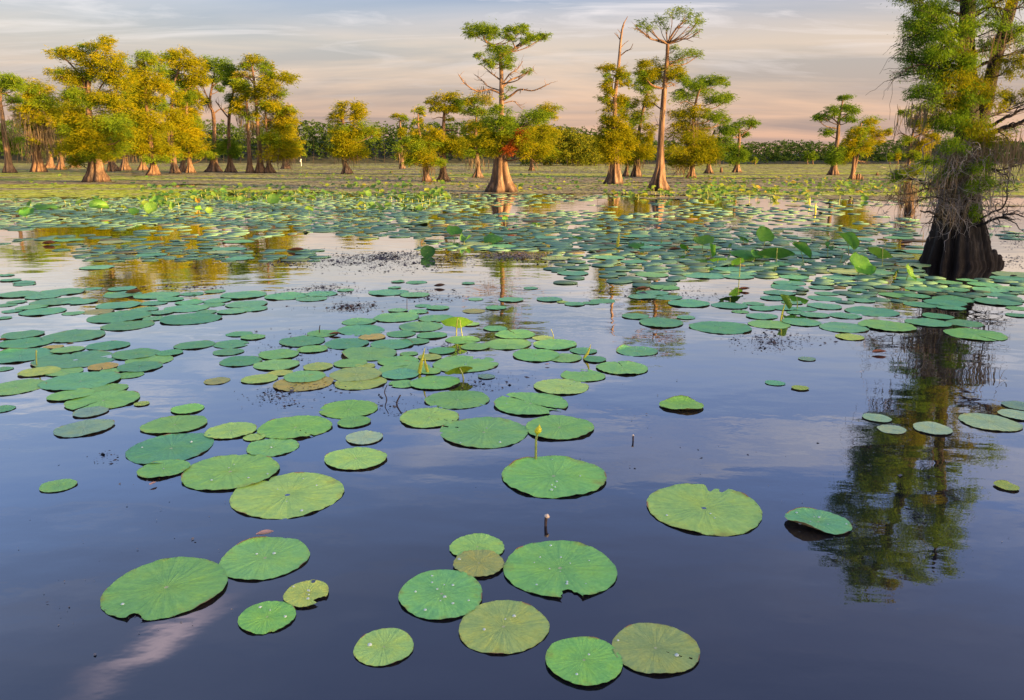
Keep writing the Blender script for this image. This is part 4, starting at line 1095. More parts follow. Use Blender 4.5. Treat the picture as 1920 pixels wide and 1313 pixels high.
# ------------------------------------------------------------------ duckweed mat on the far water
def duckweed():
    rng = np.random.default_rng(5)
    # polar-log grid of small irregular rafts
    V, Q, A = [], [], []
    n = 0
    lat = np.linspace(-0.85, 0.85, 400)
    lr = np.exp(np.linspace(math.log(21.0), math.log(398.0), 250))
    dl = lat[1] - lat[0]
    Xc = lat[:, None] * lr[None, :]
    Yc = np.broadcast_to(lr[None, :], Xc.shape)
    d = fbm(Xc * 0.09, Yc * 0.10, 8, 4) * 0.45 + fbm(Xc * 0.40, Yc * 0.28, 9, 3) * 0.25 + fbm(Xc * 0.05, Yc * 0.34, 10, 3) * 0.30
    px = 960 + F_PX * lat * 1.03
    # how far towards the camera the mat reaches, per bearing
    nearY = np.interp(px, [-100, 0, 250, 430, 620, 700, 860, 1000, 1150, 1300, 1500, 1700, 1920, 2100], [35, 35, 37, 39, 39, 39, 37, 38, 38, 37, 33, 33, 32, 32])
    farY = np.interp(px, [-100, 500, 620, 900, 1150, 1400, 2100], [400, 400, 300, 330, 340, 300, 300])
    e = np.clip((Yc - nearY[:, None]) / (nearY[:, None] * 0.22), -2, 1) * 0.21 + 0.075
    e2 = np.clip((farY[:, None] - Yc) / 40, -1, 1) * 0.2
    keep = (Yc < np.where(px < 1140, 397, 297)[:, None]) & (d < 0.28 + e + e2 * 0.5)
    # thin outliers in the nearer water
    ii, jj = np.nonzero(keep)
    xc, yc = Xc[ii, jj], Yc[ii, jj]
    sx = dl * yc * 0.62
    dr = np.gradient(lr)
    sy = dr[jj] * 0.62
    N = len(ii)
    k = 5
    an = (np.arange(k) / k * 2 * PI)[None, :] + rng.uniform(0, 1, (N, 1))
    rr = rng.uniform(0.7, 1.3, (N, k)) * rng.uniform(0.75, 1.6, (N, 1))
    Vx = xc[:, None] + rng.normal(0, .45, (N, 1)) * sx[:, None] + np.cos(an) * rr * sx[:, None] * 1.05
    Vy = yc[:, None] + rng.normal(0, .5, (N, 1)) * sy[:, None] + np.sin(an) * rr * sy[:, None] * 1.05
    Vz = np.repeat(rng.uniform(0.003, 0.02, (N, 1)) * (1 + yc[:, None] / 60), k, 1)
    V = np.stack([Vx, Vy, Vz], -1).reshape(-1, 3)
    streak = fbm(xc * 0.05, yc * 0.25, 21, 3)
    green = np.clip((streak - 0.44) * 4.2, 0, 1) * 0.8 + 0.12
    pxx = 960 + F_PX * xc / yc * 1.03
    green = np.where((pxx < 260) & (yc > 48) & (yc < 55), 0.95, green)       # bright weed streak at the left
    green = np.where((pxx > 1280) & (yc > 75), np.clip(green + 0.25, 0, 1), green)
    t_ = np.clip(green + (fbm(xc * 0.9, yc * 0.5, 77, 2) - 0.5) * 0.7 + rng.normal(0, 0.14, N), 0, 1)
    o = link('duckweed_mat', mesh_np('duckweed_mat', V, [np.arange(N * k).reshape(N, k)], M['scum'], {'tint': np.repeat(t_, k)}))
    tag(o, 'olive mat of duckweed covering the far water round the trees', 'duckweed', None, 'stuff')


duckweed()


# ------------------------------------------------------------------ floating flecks of weed
def weed_patch(label, cx, cy, rx, ry, n, size, seed, tone=0.3):
    rng = np.random.default_rng(seed)
    n = int(n * 1.3)
    size *= 0.5
    m = n * 3
    px = cx + rng.normal(0, 0.5, m) * rx
    py = cy + rng.normal(0, 0.5, m) * ry
    P = np.array([ground(a, b) for a, b in zip(px, py)])
    dens = fbm(P[:, 0] * 1.1, P[:, 1] * 0.7, seed)
    ok = np.argsort(-dens + rng.normal(0, 0.09, m))[:n]
    P = P[ok]
    base = ground(cx, cy)
    mb = MB()
    a = rng.uniform(0, PI, n)
    L = size * rng.lognormal(0, 0.5, n)
    D = np.column_stack([np.cos(a), np.sin(a), rng.normal(0, 0.12, n)]) * L[:, None] * 0.5
    Wd = np.column_stack([-np.sin(a), np.cos(a), rng.normal(0, 0.3, n)]) * L[:, None] * rng.uniform(0.12, 0.4, n)[:, None]
    P = P - base
    P[:, 2] = rng.uniform(0.002, 0.008, n)
    mb.kites(P, D, Wd, np.clip(rng.normal(tone, 0.22, n), 0, 1))
    base[2] = 0
    return tag(mb.build('floating_weed', M['weed'], None, base), label, 'weed', 'patches of dark floating weed', 'stuff')


for i, a in enumerate([('dense dark patch of weed flecks left of the mid water', 690, 488, 150, 17, 3000, .05, .2), ('greyish weed patch on the mid water under the central tree', 965, 484, 110, 15, 2600, .045, .6),
                       ('thin weed flecks below the dense dark patch', 610, 545, 70, 14, 420, .045, .25), ('weed flecks behind the middle raft\'s left corner', 640, 576, 75, 10, 380, .045, .2),
                       ('loose weed flecks beside the small middle pads', 820, 552, 60, 12, 260, .045, .3), ('weed flecks in front of the yellow orange pads', 535, 745, 80, 20, 190, .028, .1),
                       ('scattered weed flecks left of the bent dead stalks', 640, 728, 110, 14, 110, .026, .1), ('weed flecks round the bent dead stalks', 755, 755, 55, 34, 80, .026, .1), ('weed flecks right of the half yellow raised leaf', 915, 718, 110, 28, 160, .026, .1),
                       ('wide drift of weed flecks in front of the right raft', 1440, 642, 120, 20, 420, .035, .2), ('sparse flecks left of the dark green pad', 195, 858, 30, 14, 26, .028, .1), ('grey weed among the crowded right carpet', 1480, 470, 200, 30, 1500, .05, .5),
                       ('grey weed film at the right of the central reflection', 1250, 420, 130, 9, 1500, .06, .7), ('weed flecks among the middle raft\'s left pads', 540, 650, 80, 26, 240, .03, .2), ('weed flecks under the central raft', 860, 655, 60, 18, 180, .03, .1),
                       ('weed flecks behind the right raft', 1240, 552, 120, 14, 380, .04, .4), ('sparse specks drifting on the lower left water', 250, 1010, 480, 230, 60, .016, .9), ('sparse specks drifting on the open right water', 1330, 860, 480, 230, 60, .018, .9), ('weed film beside the huge cypress foot', 1900, 470, 40, 30, 420, .05, .5), ('brown flecks in the left reflections', 480, 492, 120, 16, 500, .05, .3), ('weed flecks at the back of the left raft', 330, 540, 160, 14, 240, .04, .4)]):
    weed_patch(a[0], a[1], a[2], a[3], a[4], a[5], a[6], 100 + i, a[7])


# ------------------------------------------------------------------ lotus pads
def blade(seed, nseg=72, nring=12, bites=(), holes=(), cuts=(), aspect=1.0, wave=1.0, bowl=0.0, fold=0.0, foldaxis=0.0, curl=None, rim=0.006, thick=0.006, scal=0.012):
    """unit-radius round leaf with a lobed rim, sunken hub and raised veins; returns verts, quads, tris, uv"""
    rng = np.random.default_rng(seed)
    rs = np.concatenate([[0.03, 0.10], np.linspace(0.2, 0.86, nring - 4), [0.94, 1.0]])
    nr = len(rs)
    th = np.arange(nseg) / nseg * 2 * PI
    p = rng.uniform(0, 6.28, 6)
    edge = 1 + 0.022 * np.sin(2 * th + p[0]) + 0.016 * np.sin(3 * th + p[1]) + 0.010 * np.sin(5 * th + p[2])
    edge += scal * (np.abs(np.sin(th * 10.5 + 0.6 * np.sin(2 * th + p[3]))) - 0.5) * rng.uniform(0.4, 1.3, nseg)
    R, T = np.meshgrid(rs, th, indexing='ij')
    E = np.where(R > 0.5, 1 + (edge - 1)[None, :] * (R - 0.5) / 0.5, 1.0)
    X, Y = R * E * np.cos(T), R * E * np.sin(T) * aspect
    ux, uy = R * np.cos(T), R * np.sin(T)
    Z = -0.014 * np.exp(-(R / 0.10) ** 2)
    Z += wave * 0.0045 * R ** 1.5 * np.cos(T * 21 + 0.8 * np.sin(T * 2 + p[4]))
    Z += wave * R ** 2 * (0.005 * np.sin(3 * T + p[5]) + 0.004 * np.sin(4 * T + p[0]) + 0.004 * np.sin(7 * T + p[2]))
    Z += rim * np.clip((R - 0.86) / 0.14, 0, 1) ** 2 * (0.2 + np.sin(2 * T + p[1]) + 0.9 * np.sin(5 * T + p[3]))
    Z += 0.014 * np.clip((R - 0.9) / 0.1, 0, 1) * np.clip(np.sin(T * 13 + 2 * np.sin(T * 2 + p[0])) * 0.6 + np.sin(T * 5 + p[3]), 0, 1) * (1 if rim < 0.05 else 0)
    Z += bowl * R ** 2
    X, Y, Z, ux, uy = [a.ravel() for a in (X, Y, Z, ux, uy)]
    X = np.append(X, 0); Y = np.append(Y, 0); Z = np.append(Z, -0.0145); ux = np.append(ux, 0); uy = np.append(uy, 0)
    dead = np.zeros(len(X), bool)
    for (bx, by, br) in list(bites) + list(holes):
        d = np.hypot(X - bx, Y - by)
        an = np.arctan2(Y - by, X - bx)
        rr = br * (1 + 0.18 * np.sin(3 * an + p[0]) + 0.10 * np.sin(7 * an + p[1]))
        ins = d < rr
        dead |= ins
        X = np.where(ins, bx + (X - bx) * rr / np.maximum(d, 1e-4), X)
        Y = np.where(ins, by + (Y - by) * rr / np.maximum(d, 1e-4), Y)
    i = np.arange(nr - 1)[:, None] * nseg
    j = np.arange(nseg)[None, :]
    j2 = (j + 1) % nseg
    Q = np.stack([i + j, i + j2 * 1, i + nseg + j2, i + nseg + j], -1).reshape(-1, 4)
    Q = Q[:, ::-1]
    Tt = np.stack([np.full(nseg, nr * nseg), np.arange(nseg), (np.arange(nseg) + 1) % nseg], -1)
    Q = Q[~dead[Q].all(1)]
    for (ca, cw, r0) in cuts:
        cr = np.hypot(ux[Q].mean(1), uy[Q].mean(1))
        ca_ = np.arctan2(uy[Q].mean(1), ux[Q].mean(1))
        da = np.abs((ca_ - ca - 0.25 * (cr - 0.6) + PI) % (2 * PI) - PI)
        Q = Q[~((cr > r0) & (da < cw * (0.35 + 0.65 * (cr - r0) / (1 - r0))))]
    if fold:
        ca, sa = math.cos(foldaxis), math.sin(foldaxis)
        u, v = X * ca + Y * sa, -X * sa + Y * ca
        s = np.abs(v)
        kk = fold * (1 + 0.25 * u)
        v2 = np.sign(v) * np.sin(np.clip(kk * s, 0, 2.4)) / np.maximum(np.abs(kk), 1e-3) * np.where(kk != 0, np.sign(kk), 1)
        v2 = np.sign(v) * np.abs(v2)
        Z = Z + (1 - np.cos(np.clip(np.abs(kk) * s, 0, 2.4))) / np.maximum(np.abs(kk), 1e-3) * np.sign(fold)
        X, Y = u * ca - v2 * sa, u * sa + v2 * ca
    if curl:                               # list of (angle of the curled side, start, curvature)
        for (a, s0, k) in curl:
            ca, sa = math.cos(a), math.sin(a)
            u, v = X * ca + Y * sa, -X * sa + Y * ca
            s = np.clip(u - s0, 0, None)
            u = np.where(u > s0, s0 + np.sin(np.clip(k * s, 0, 2.9)) / k, u)
            Z = Z + (1 - np.cos(np.clip(k * s, 0, 2.9))) / k
            X, Y = u * ca - v * sa, u * sa + v * ca
    V = np.column_stack([X, Y, Z])
    # rim skirt: gives the blade a visible thickness
    b0 = (nr - 1) * nseg
    rimv = V[b0:b0 + nseg].copy()
    lo = rimv * np.array([0.975, 0.975, 1]) - np.array([0, 0, thick])
    n0 = len(V)
    keepq = np.ones(nseg, bool)
    used = np.zeros(n0, bool)
    used[Q.ravel()] = True
    alive = used[b0:b0 + nseg] & ~dead[b0:b0 + nseg]
    jj = np.arange(nseg)
    jn = (jj + 1) % nseg
    S = np.stack([n0 + nseg + jj, n0 + jj, n0 + jn, n0 + nseg + jn], -1)[alive & alive[jn]]
    V = np.vstack([V, lo, rimv])
    ex_, ey_ = ux[b0:b0 + nseg] * 1.03, uy[b0:b0 + nseg] * 1.03
    uv = np.column_stack([np.concatenate([ux, ex_, ex_]), np.concatenate([uy, ey_, ey_])])
    return V, np.vstack([Q, S]), Tt, uv


def blade_mesh(name, R, material, seed, **kw):
    V, Q, T, uv = blade(seed, **kw)
    return mesh_np(name, V * R, [Q, T], material, None, uv, smooth=True)


TINT = {'g': (0.19, 0.43, 0.14), 'b': (0.23, 0.50, 0.12), 'l': (0.30, 0.50, 0.15), 'y': (0.36, 0.46, 0.11), 'k': (0.33, 0.40, 0.15), 't': (0.13, 0.37, 0.21),
        'd': (0.11, 0.34, 0.17), 'p': (0.31, 0.44, 0.30), 'o': (0.45, 0.33, 0.09), 'n': (0.30, 0.30, 0.11), 's': (0.17, 0.31, 0.27)}
CN = {'g': 'green', 'b': 'bright green', 'l': 'light green', 'y': 'yellow green', 'k': 'khaki green', 't': 'teal green', 'd': 'deep green', 'p': 'pale', 'o': 'orange yellow', 'n': 'brownish', 's': 'pale sunken'}

DROP = None


def drop_mesh():
    global DROP
    if DROP is None:
        th = np.arange(10) / 10 * 2 * PI
        V = [[math.cos(a) * r, math.sin(a) * r, z] for r, z in ((1.0, 0.0), (0.86, 0.38), (0.5, 0.62)) for a in th] + [[0, 0, 0.72]]
        Q = [[i * 10 + j, i * 10 + (j + 1) % 10, i * 10 + 10 + (j + 1) % 10, i * 10 + 10 + j] for i in range(2) for j in range(10)]
        T = [[20 + j, 20 + (j + 1) % 10, 30] for j in range(10)]
        DROP = mesh_np('water_droplet', V, [Q, T], M['drop'], smooth=True)
    return DROP


ZI = [0]
PADPOS = []
MIDMESH = []


def lotus_pad(px, py, w_, code, label, group, hi=False, drops=0, rot=None, name='lotus_pad', lift=None, tilt=None, **kw):
    base = ground(px, py)
    S = ppm(base)
    R = w_ / 2 / S
    rng = np.random.default_rng(int(px * 31 + py * 7))
    ZI[0] += 1
    z = 0.003 + (ZI[0] * 0.61803 % 1.0) * 0.007 if lift is None else lift
    if hi:
        me = blade_mesh('lotus_pad', R, M['pad'], int(px + py), aspect=kw.pop('aspect', rng.uniform(0.93, 1.05)), **{**dict(nseg=96, nring=14), **kw})
        sc = (1, 1, 1)
    else:
        if not MIDMESH:
            for k in range(14):
                ex = {}
                if k == 3:
                    ex = dict(bites=[(0.8, 0.5, 0.22)])
                if k == 7:
                    ex = dict(cuts=[(0.5, 0.07, 0.15)])
                if k == 10:
                    ex = dict(bites=[(-0.5, -0.88, 0.2)], wave=1.6)
                if k == 12:
                    ex = dict(curl=[(1.2, 0.75, 4.0)])
                MIDMESH.append(blade_mesh('lotus_pad', 1.0, M['pad'], 500 + k, nseg=63, nring=9, aspect=0.93 + 0.012 * (k % 9), **ex))
        me = MIDMESH[int(rng.choice(14, p=[.09, .09, .09, .04, .09, .09, .09, .03, .09, .09, .04, .09, .03, .05]))]
        sc = (R, R, R)
    o = bpy.data.objects.new(name, me)
    o.location = (base[0], base[1], z)
    o.scale = sc
    o.rotation_euler = (tilt[0] if tilt else rng.normal(0, 0.006), tilt[1] if tilt else rng.normal(0, 0.006), (rng.uniform(0, 6.28) if rot is None else rot))
    COL.objects.link(o)
    c = np.array([1.48, 1.50, 1.04]) * np.array(TINT[code]) * rng.uniform(0.88, 1.12) * np.array([rng.uniform(0.88, 1.12), 1, rng.uniform(0.88, 1.12)])
    o.color = (*[float(x) for x in c], 1)
    tag(o, label, 'lotus pad', group)
    PADPOS.append((base[0], base[1], R))
    if drops:
        for k in range(drops):
            r = rng.uniform(0.05, 0.85) ** 0.7 * R
            a = rng.uniform(0, 6.28)
            q = link('water_droplet', drop_mesh(), o)
            s = rng.uniform(0.0028, 0.0065) * (1.4 if k == 0 else 1.0)
            q.location = (r * math.cos(a) / sc[0], r * math.sin(a) / sc[0], 0.004 / sc[0])
            q.scale = (s / sc[0], s / sc[0], s / sc[0])
    return o


NG = 'large lotus pads floating on the near water'
near = [
    (312, 1103, 214, 'g', 'largest pad at the lower left with a bite in its front edge', dict(bites=[(-0.12, -0.98, 0.15)], holes=[(-0.72, -0.42, 0.06)], rot=0.0, drops=1)),
    (497, 1047, 165, 'g', 'creased green pad with a pinkish curl of petal at its back edge', dict(holes=[(0.28, -0.62, 0.035)], bites=[(0.62, -0.85, 0.08)], rot=0.0, drops=2, curl=[(2.2, 0.86, 5.0)])),
    (575, 1116, 84, 'y', 'small chewed yellow green pad with a gap on its right', dict(bites=[(0.78, -0.55, 0.26), (0.05, 0.95, 0.12)], holes=[(0.55, 0.35, 0.07)], rot=0.0, drops=5)),
    (501, 1159, 107, 'b', 'medium pad touching the small chewed yellow green one', dict(drops=3, bites=[(0.35, -1.0, 0.14)], rot=0.0, wave=1.5)),
    (720, 1214, 112, 'l', 'lone smooth light green pad at the bottom, left of centre', dict(drops=1)),
    (828, 1116, 164, 'g', 'green pad sprinkled with big water drops, left of the torn one', dict(drops=11)),
    (895, 1027, 100, 'l', 'pale scalloped pad tucked behind the browned one', dict(wave=1.6, rot=0.0, scal=.03)),
    (898, 1059, 98, 'k', 'browned scalloped pad overlapping the pale one behind it', dict(wave=1.8, scal=.035, drops=1)),
    (1050, 1067, 206, 'g', 'large drop dotted pad with a torn gap in its front edge', dict(bites=[(0.12, -0.92, 0.17), (0.22, -1.02, 0.12), (-0.35, -1.05, 0.09)], holes=[(-0.05, -0.42, 0.035)], rot=0.0, drops=12, wave=1.3)),
    (944, 1176, 166, 'k', 'smooth khaki green pad in front of the drop sprinkled one', dict(drops=3)),
    (1095, 1241, 141, 'b', 'bright green pad nearest the camera with a brown blotch at its middle', dict(drops=2, holes=[(0.05, 0.02, 0.03), (0.12, -0.06, 0.04), (-0.06, 0.08, 0.03), (0.55, -0.42, 0.04)], rot=0.0)),
    (1229, 1217, 160, 'k', 'khaki pad with a fine split, at the bottom right of the near group', dict(drops=2, cuts=[(-0.55, 0.012, 0.3)], rot=0.0)),
    (1320, 953, 212, 'l', 'widest light green pad alone on open water at the right', dict(drops=3, rot=2.3)),
    (1038, 894, 192, 'g', 'large ribbed pad behind which the yellow bud stalk rises', dict(drops=6, wave=1.5, rot=0.0, curl=[(2.25, 0.9, 7.0)])),
    (907, 811, 166, 'g', 'large pad in the central trio overlapping a neighbour at each side', dict(drops=4, cuts=[(2.7, 0.012, 0.35)], rot=0.0, wave=1.3)),
    (1049, 803, 132, 'g', 'smooth pad right of the central trio, behind the yellow bud', dict()),
    (805, 784, 113, 'l', 'light green pad with a slit, left of the central trio', dict(cuts=[(-0.5, 0.02, 0.25)], rot=0.0)),
    (858, 750, 120, 'g', 'pad with frilled right edge behind the central trio', dict(wave=1.3)),
    (995, 758, 136, 'g', 'torn pad split from its rim to its middle behind the trio', dict(cuts=[(-0.62, 0.10, 0.12), (2.35, 0.07, 0.3)], bites=[(0.62, -0.72, 0.16)], rot=0.0, drops=5)),
    (1053, 726, 103, 'l', 'oval light green pad behind the torn split one', dict(drops=1)),
    (667, 862, 115, 'l', 'lone light green pad right of the left foreground group', dict()),
    (683, 822, 71, 'p', 'small pale bleached pad behind the lone light green one', dict(wave=1.4)),
    (654, 768, 106, 'b', 'bright pad at the back right of the left foreground group', dict(wave=1.4)),
    (664, 793, 62, 'g', 'small pad tucked against the front of the bright back pad', dict()),
    (554, 802, 133, 'b', 'large slit pad in the back row of the left foreground group', dict(cuts=[(-0.9, 0.02, 0.15)], rot=0.0, wave=1.4)),
    (511, 839, 97, 'g', 'wrinkled pad in front of the large slit one', dict(wave=1.6, drops=1)),
    (433, 809, 92, 'l', 'wrinkled pad between the slit one and the smooth oval one', dict(wave=1.6)),
    (477, 821, 40, 'l', 'smallest pad wedged among the left foreground group', dict()),
    (328, 798, 114, 'g', 'smooth oval pad at the back left of the left foreground group', dict(rot=0.3, aspect=.9)),
    (352, 768, 58, 'b', 'small frilled pad farthest back in the left foreground group', dict(wave=1.6)),
    (321, 841, 160, 'd', 'large deep green pad at the left of the foreground group', dict(drops=2)),
    (307, 881, 90, 'g', 'medium pad half under the large deep green one', dict(drops=1)),
    (432, 885, 180, 'b', 'big ribbed pad with a yellow left rim in the left foreground group', dict(drops=5, wave=1.3)),
    (539, 928, 204, 'l', 'biggest pad at the front of the left foreground group', dict(drops=5, bites=[(-0.62, -0.86, 0.08)], rot=0.0)),
    (158, 804, 100, 's', 'pale half sunken pad alone on the open water at the left', dict()),
    (109, 912, 63, 'g', 'small lone pad near the left edge of the open water', dict()),
    (1887, 914, 40, 'y', 'tiny yellowish pad in the tree reflection at the right edge', dict(wave=2.0, curl=[(4.0, 0.6, 2.0)])),
    (1644, 785, 50, 'p', 'small pale pad at the left of the tree reflection', dict()),
    (1672, 806, 50, 'p', 'small bluish pad just in front of the leftmost reflection pad', dict()),
    (1748, 805, 72, 'p', 'pale oval pad in the middle of the tree reflection', dict(wave=1.4)),
    (1856, 793, 105, 'p', 'large pale pad at the right of the tree reflection', dict()),
    (1905, 780, 60, 'p', 'pale pad behind the large one at the right edge', dict()),
    (1915, 763, 64, 's', 'bluish pad cut by the right edge of the picture', dict()),
    (1453, 719, 36, 't', 'small round pad alone at the left of a pair on open water', dict()),
    (1500, 729, 32, 'y', 'tiny frayed yellow green pad at the right of a pair on open water', dict(wave=2.0)),
    (1513, 674, 32, 's', 'tiny grey pad farthest out on the open water', dict()),
    (1194, 659, 78, 't', 'pad with a folded bright corner at the right of the middle raft', dict(drops=3, curl=[(2.4, 0.7, 4.0)], rot=0.0)),
    (1167, 691, 95, 'g', 'double lobed pad at the right end of the middle raft', dict(cuts=[(1.6, 0.05, 0.3)], rot=0.0, wave=1.3)),
    (1093, 705, 84, 'g', 'ragged torn pad left of the double lobed one', dict(bites=[(-0.3, 0.9, 0.35), (0.15, 0.75, 0.15)], rot=0.0)),
]
for (x, y, w_, c, lab, kw) in near:
    lotus_pad(x, y, w_, c, lab, NG, hi=True, **kw)
# two cupped pads with raised rims
lotus_pad(1534, 982, 122, 't', 'cupped floating pad with a raised yellow orange rim at the right', NG, hi=True, rot=0.0, lift=0.012, tilt=(0.02, 0.035), drops=7, aspect=0.8, curl=[(-2.3, 0.45, 2.2), (1.9, 0.62, 3.4)], wave=1.4)
lotus_pad(1278, 762, 84, 'b', 'trough shaped pad with both long edges rolled up on open water', NG, hi=True, rot=0.0, lift=0.012, aspect=0.8, curl=[(1.5, 0.42, 2.3), (-1.6, 0.58, 3.2)], wave=1.2)

left = [(36, 553, 75, 't'), (118, 548, 82, 't'), (80, 557, 60, 't'), (105, 566, 87, 't'), (80, 585, 80, 't'), (23, 584, 37, 't'), (60, 577, 55, 't'), (138, 588, 40, 't'), (185, 585, 58, 'n'), (223, 573, 82, 't'), (225, 595, 112, 'd'), (240, 611, 92, 'd'),
        (272, 581, 48, 't'), (302, 587, 43, 't'), (290, 598, 43, 't'), (350, 579, 78, 't'), (358, 599, 108, 'd'), (387, 586, 40, 't'), (435, 585, 53, 't'), (475, 580, 53, 't'), (463, 571, 77, 't'), (295, 555, 80, 't'), (360, 552, 43, 't'), (457, 554, 87, 't'), (403, 547, 40, 't'),
        (407, 565, 50, 't'), (355, 568, 50, 't'), (288, 569, 50, 't'), (320, 562, 50, 't'), (400, 572, 45, 't'), (537, 556, 80, 't'), (603, 552, 60, 't'), (585, 561, 55, 't'), (230, 542, 53, 't'), (173, 542, 35, 't'), (230, 553, 70, 't'), (182, 502, 63, 't'), (13, 517, 27, 't'),
        (20, 526, 38, 't'), (45, 530, 40, 't'), (46, 534, 38, 't'), (150, 567, 60, 't'), (10, 573, 40, 't'), (8, 597, 28, 'd'), (32, 567, 36, 't')]
left2 = [(43, 629, 75, 'd'), (140, 631, 107, 'd'), (50, 644, 92, 'd'), (203, 649, 77, 'd'), (38, 668, 112, 'd'), (141, 675, 145, 'd'), (127, 657, 55, 'g'), (100, 651, 35, 'o'), (255, 665, 85, 'd'), (318, 663, 48, 'd'), (280, 677, 82, 'g'), (262, 689, 82, 'd'), (193, 689, 52, 'o'), (5, 693, 36, 'd'),
         (74, 698, 70, 'y'), (120, 698, 70, 'g'), (30, 727, 105, 'g'), (151, 716, 137, 'd'), (206, 730, 65, 'g'), (243, 704, 50, 'g'), (208, 697, 40, 'g'), (134, 742, 80, 'g'), (194, 752, 124, 'g'), (170, 774, 64, 's'), (266, 758, 30, 'y'), (2, 768, 48, 'd')]
mid = [(365, 648, 72, 'd'), (434, 646, 66, 'd'), (428, 661, 56, 'd'), (452, 678, 78, 'd'), (449, 627, 48, 'd'), (474, 633, 48, 'g'), (407, 715, 50, 'n'), (487, 712, 66, 'y'), (519, 685, 83, 'g'), (523, 666, 76, 'g'), (567, 641, 86, 'd'), (586, 656, 56, 'g'), (605, 626, 58, 'g'), (650, 645, 88, 'd'),
       (677, 620, 92, 'd'), (673, 604, 65, 'd'), (744, 596, 88, 'd'), (698, 633, 52, 'o'), (752, 627, 56, 'd'), (810, 630, 58, 'd'), (789, 613, 88, 'd'), (819, 598, 70, 'd'), (746, 583, 38, 't'), (785, 585, 40, 't'), (793, 574, 30, 't'), (821, 578, 44, 't'), (734, 647, 80, 'd'), (780, 641, 50, 'd'),
       (692, 664, 106, 'g'), (767, 664, 34, 'g'), (747, 678, 78, 'g'), (829, 659, 50, 'd'), (806, 671, 46, 'y'), (596, 689, 58, 'y'), (526, 700, 46, 'y'), (657, 682, 66, 'g'), (685, 687, 38, 'y'), (571, 708, 82, 'g'), (569, 719, 110, 'o'), (668, 703, 96, 'k'), (676, 718, 98, 'y'),
       (751, 703, 70, 't'), (760, 692, 100, 'g'), (806, 697, 44, 'g'), (755, 721, 52, 'g'), (816, 719, 94, 'g')]
mid2 = [(873, 683, 128, 'g'), (912, 707, 34, 's'), (1005, 667, 94, 'g'), (1060, 672, 66, 'g'), (1041, 647, 86, 'g'), (1094, 659, 52, 'd'), (1115, 675, 46, 'd'), (952, 646, 88, 'g'), (966, 628, 76, 'g'), (929, 617, 48, 'd'), (868, 638, 66, 'g'), (892, 651, 58, 'g'), (958, 563, 48, 't'), (930, 578, 40, 't'),
        (892, 562, 28, 't'), (888, 584, 44, 'n'), (1030, 562, 50, 't'), (1077, 571, 40, 't'), (1130, 565, 48, 't'), (1108, 569, 32, 't'), (1055, 567, 24, 'y'), (1018, 635, 40, 'y'), (883, 609, 34, 'g'), (728, 549, 74, 't'), (778, 554, 56, 't'), (746, 529, 26, 't'), (781, 530, 40, 't'), (740, 540, 26, 't'),
        (648, 545, 32, 't'), (878, 532, 26, 't'), (995, 541, 28, 't')]
right = [(1351, 615, 113, 'd'), (1239, 606, 87, 'd'), (1191, 594, 54, 't'), (1286, 596, 36, 't'), (1291, 570, 77, 't'), (1368, 574, 67, 't'), (1429, 579, 48, 't'), (1413, 570, 40, 't'), (1388, 585, 32, 'g'), (1428, 594, 59, 't'), (1442, 609, 77, 'g'), (1502, 605, 73, 't'), (1582, 615, 93, 't'),
         (1663, 612, 103, 'g'), (1635, 585, 95, 't'), (1740, 606, 79, 't'), (1758, 594, 55, 't'), (1829, 628, 106, 'g'), (1809, 607, 65, 't'), (1870, 567, 83, 't'), (1787, 562, 73, 't'), (1772, 569, 73, 't'), (1783, 578, 52, 't'), (1728, 572, 61, 't'), (1585, 593, 57, 't'), (1546, 575, 65, 't'), (1546, 560, 60, 't'),
         (1550, 551, 44, 't'), (1540, 540, 47, 't'), (1607, 545, 36, 't'), (1528, 592, 52, 't'), (1734, 543, 67, 't'), (1777, 530, 52, 't'), (1813, 526, 36, 't'), (1793, 544, 48, 't'), (1845, 534, 60, 't'), (1908, 579, 40, 'g'), (1908, 592, 42, 't'), (1615, 564, 48, 't'), (1679, 554, 60, 'g'), (1718, 556, 50, 't'),
         (1593, 633, 52, 'y'), (1223, 550, 60, 't'), (1485, 568, 40, 't'), (1508, 580, 45, 't'), (1493, 587, 36, 't'), (1468, 578, 50, 't'), (1450, 560, 50, 't')]


def raft(rows_from, data, where, group):
    """label each pad by its look and by its place: row of the raft counted from the front, then from the left"""
    ys = sorted([d[1] for d in data], reverse=True)
    edges, rows = [], {}
    srt = sorted(data, key=lambda d: -d[1])
    cur, y0 = [], srt[0][1]
    allrows = []
    for d in srt:
        span = 11 + 0.05 * max(0, d[1] - 560)
        if cur and y0 - d[1] > span:
            allrows.append(cur); cur = []; y0 = d[1]
        cur.append(d)
    allrows.append(cur)
    ordn = ['first', 'second', 'third', 'fourth', 'fifth', 'sixth', 'seventh', 'eighth', 'ninth', 'tenth', 'eleventh', 'twelfth', 'thirteenth', 'fourteenth', 'fifteenth']
    for ri, row in enumerate(allrows):
        row.sort(key=lambda d: d[0])
        for k, (x, y, w_, c) in enumerate(row):
            sz = 'large' if w_ > 84 else ('medium' if w_ > 50 else 'small')
            rw = 'front row' if ri == 0 else ordn[ri] + ' row'
            pos = 'leftmost' if k == 0 else ('rightmost' if k == len(row) - 1 else ordn[k] + ' from left')
            lotus_pad(x, y, w_, c, f'{sz} {CN[c]} pad, {pos}, {rw} of {where}', group, hi=False)


raft(0, left2, 'the near left raft', 'pads of the near left raft')
raft(0, left, 'the far left raft', 'pads of the far left raft')
raft(0, mid, 'the middle left raft', 'pads of the middle raft')
raft(0, mid2, 'the middle right raft', 'pads of the middle raft')
raft(0, right, 'the right raft', 'pads of the right raft')


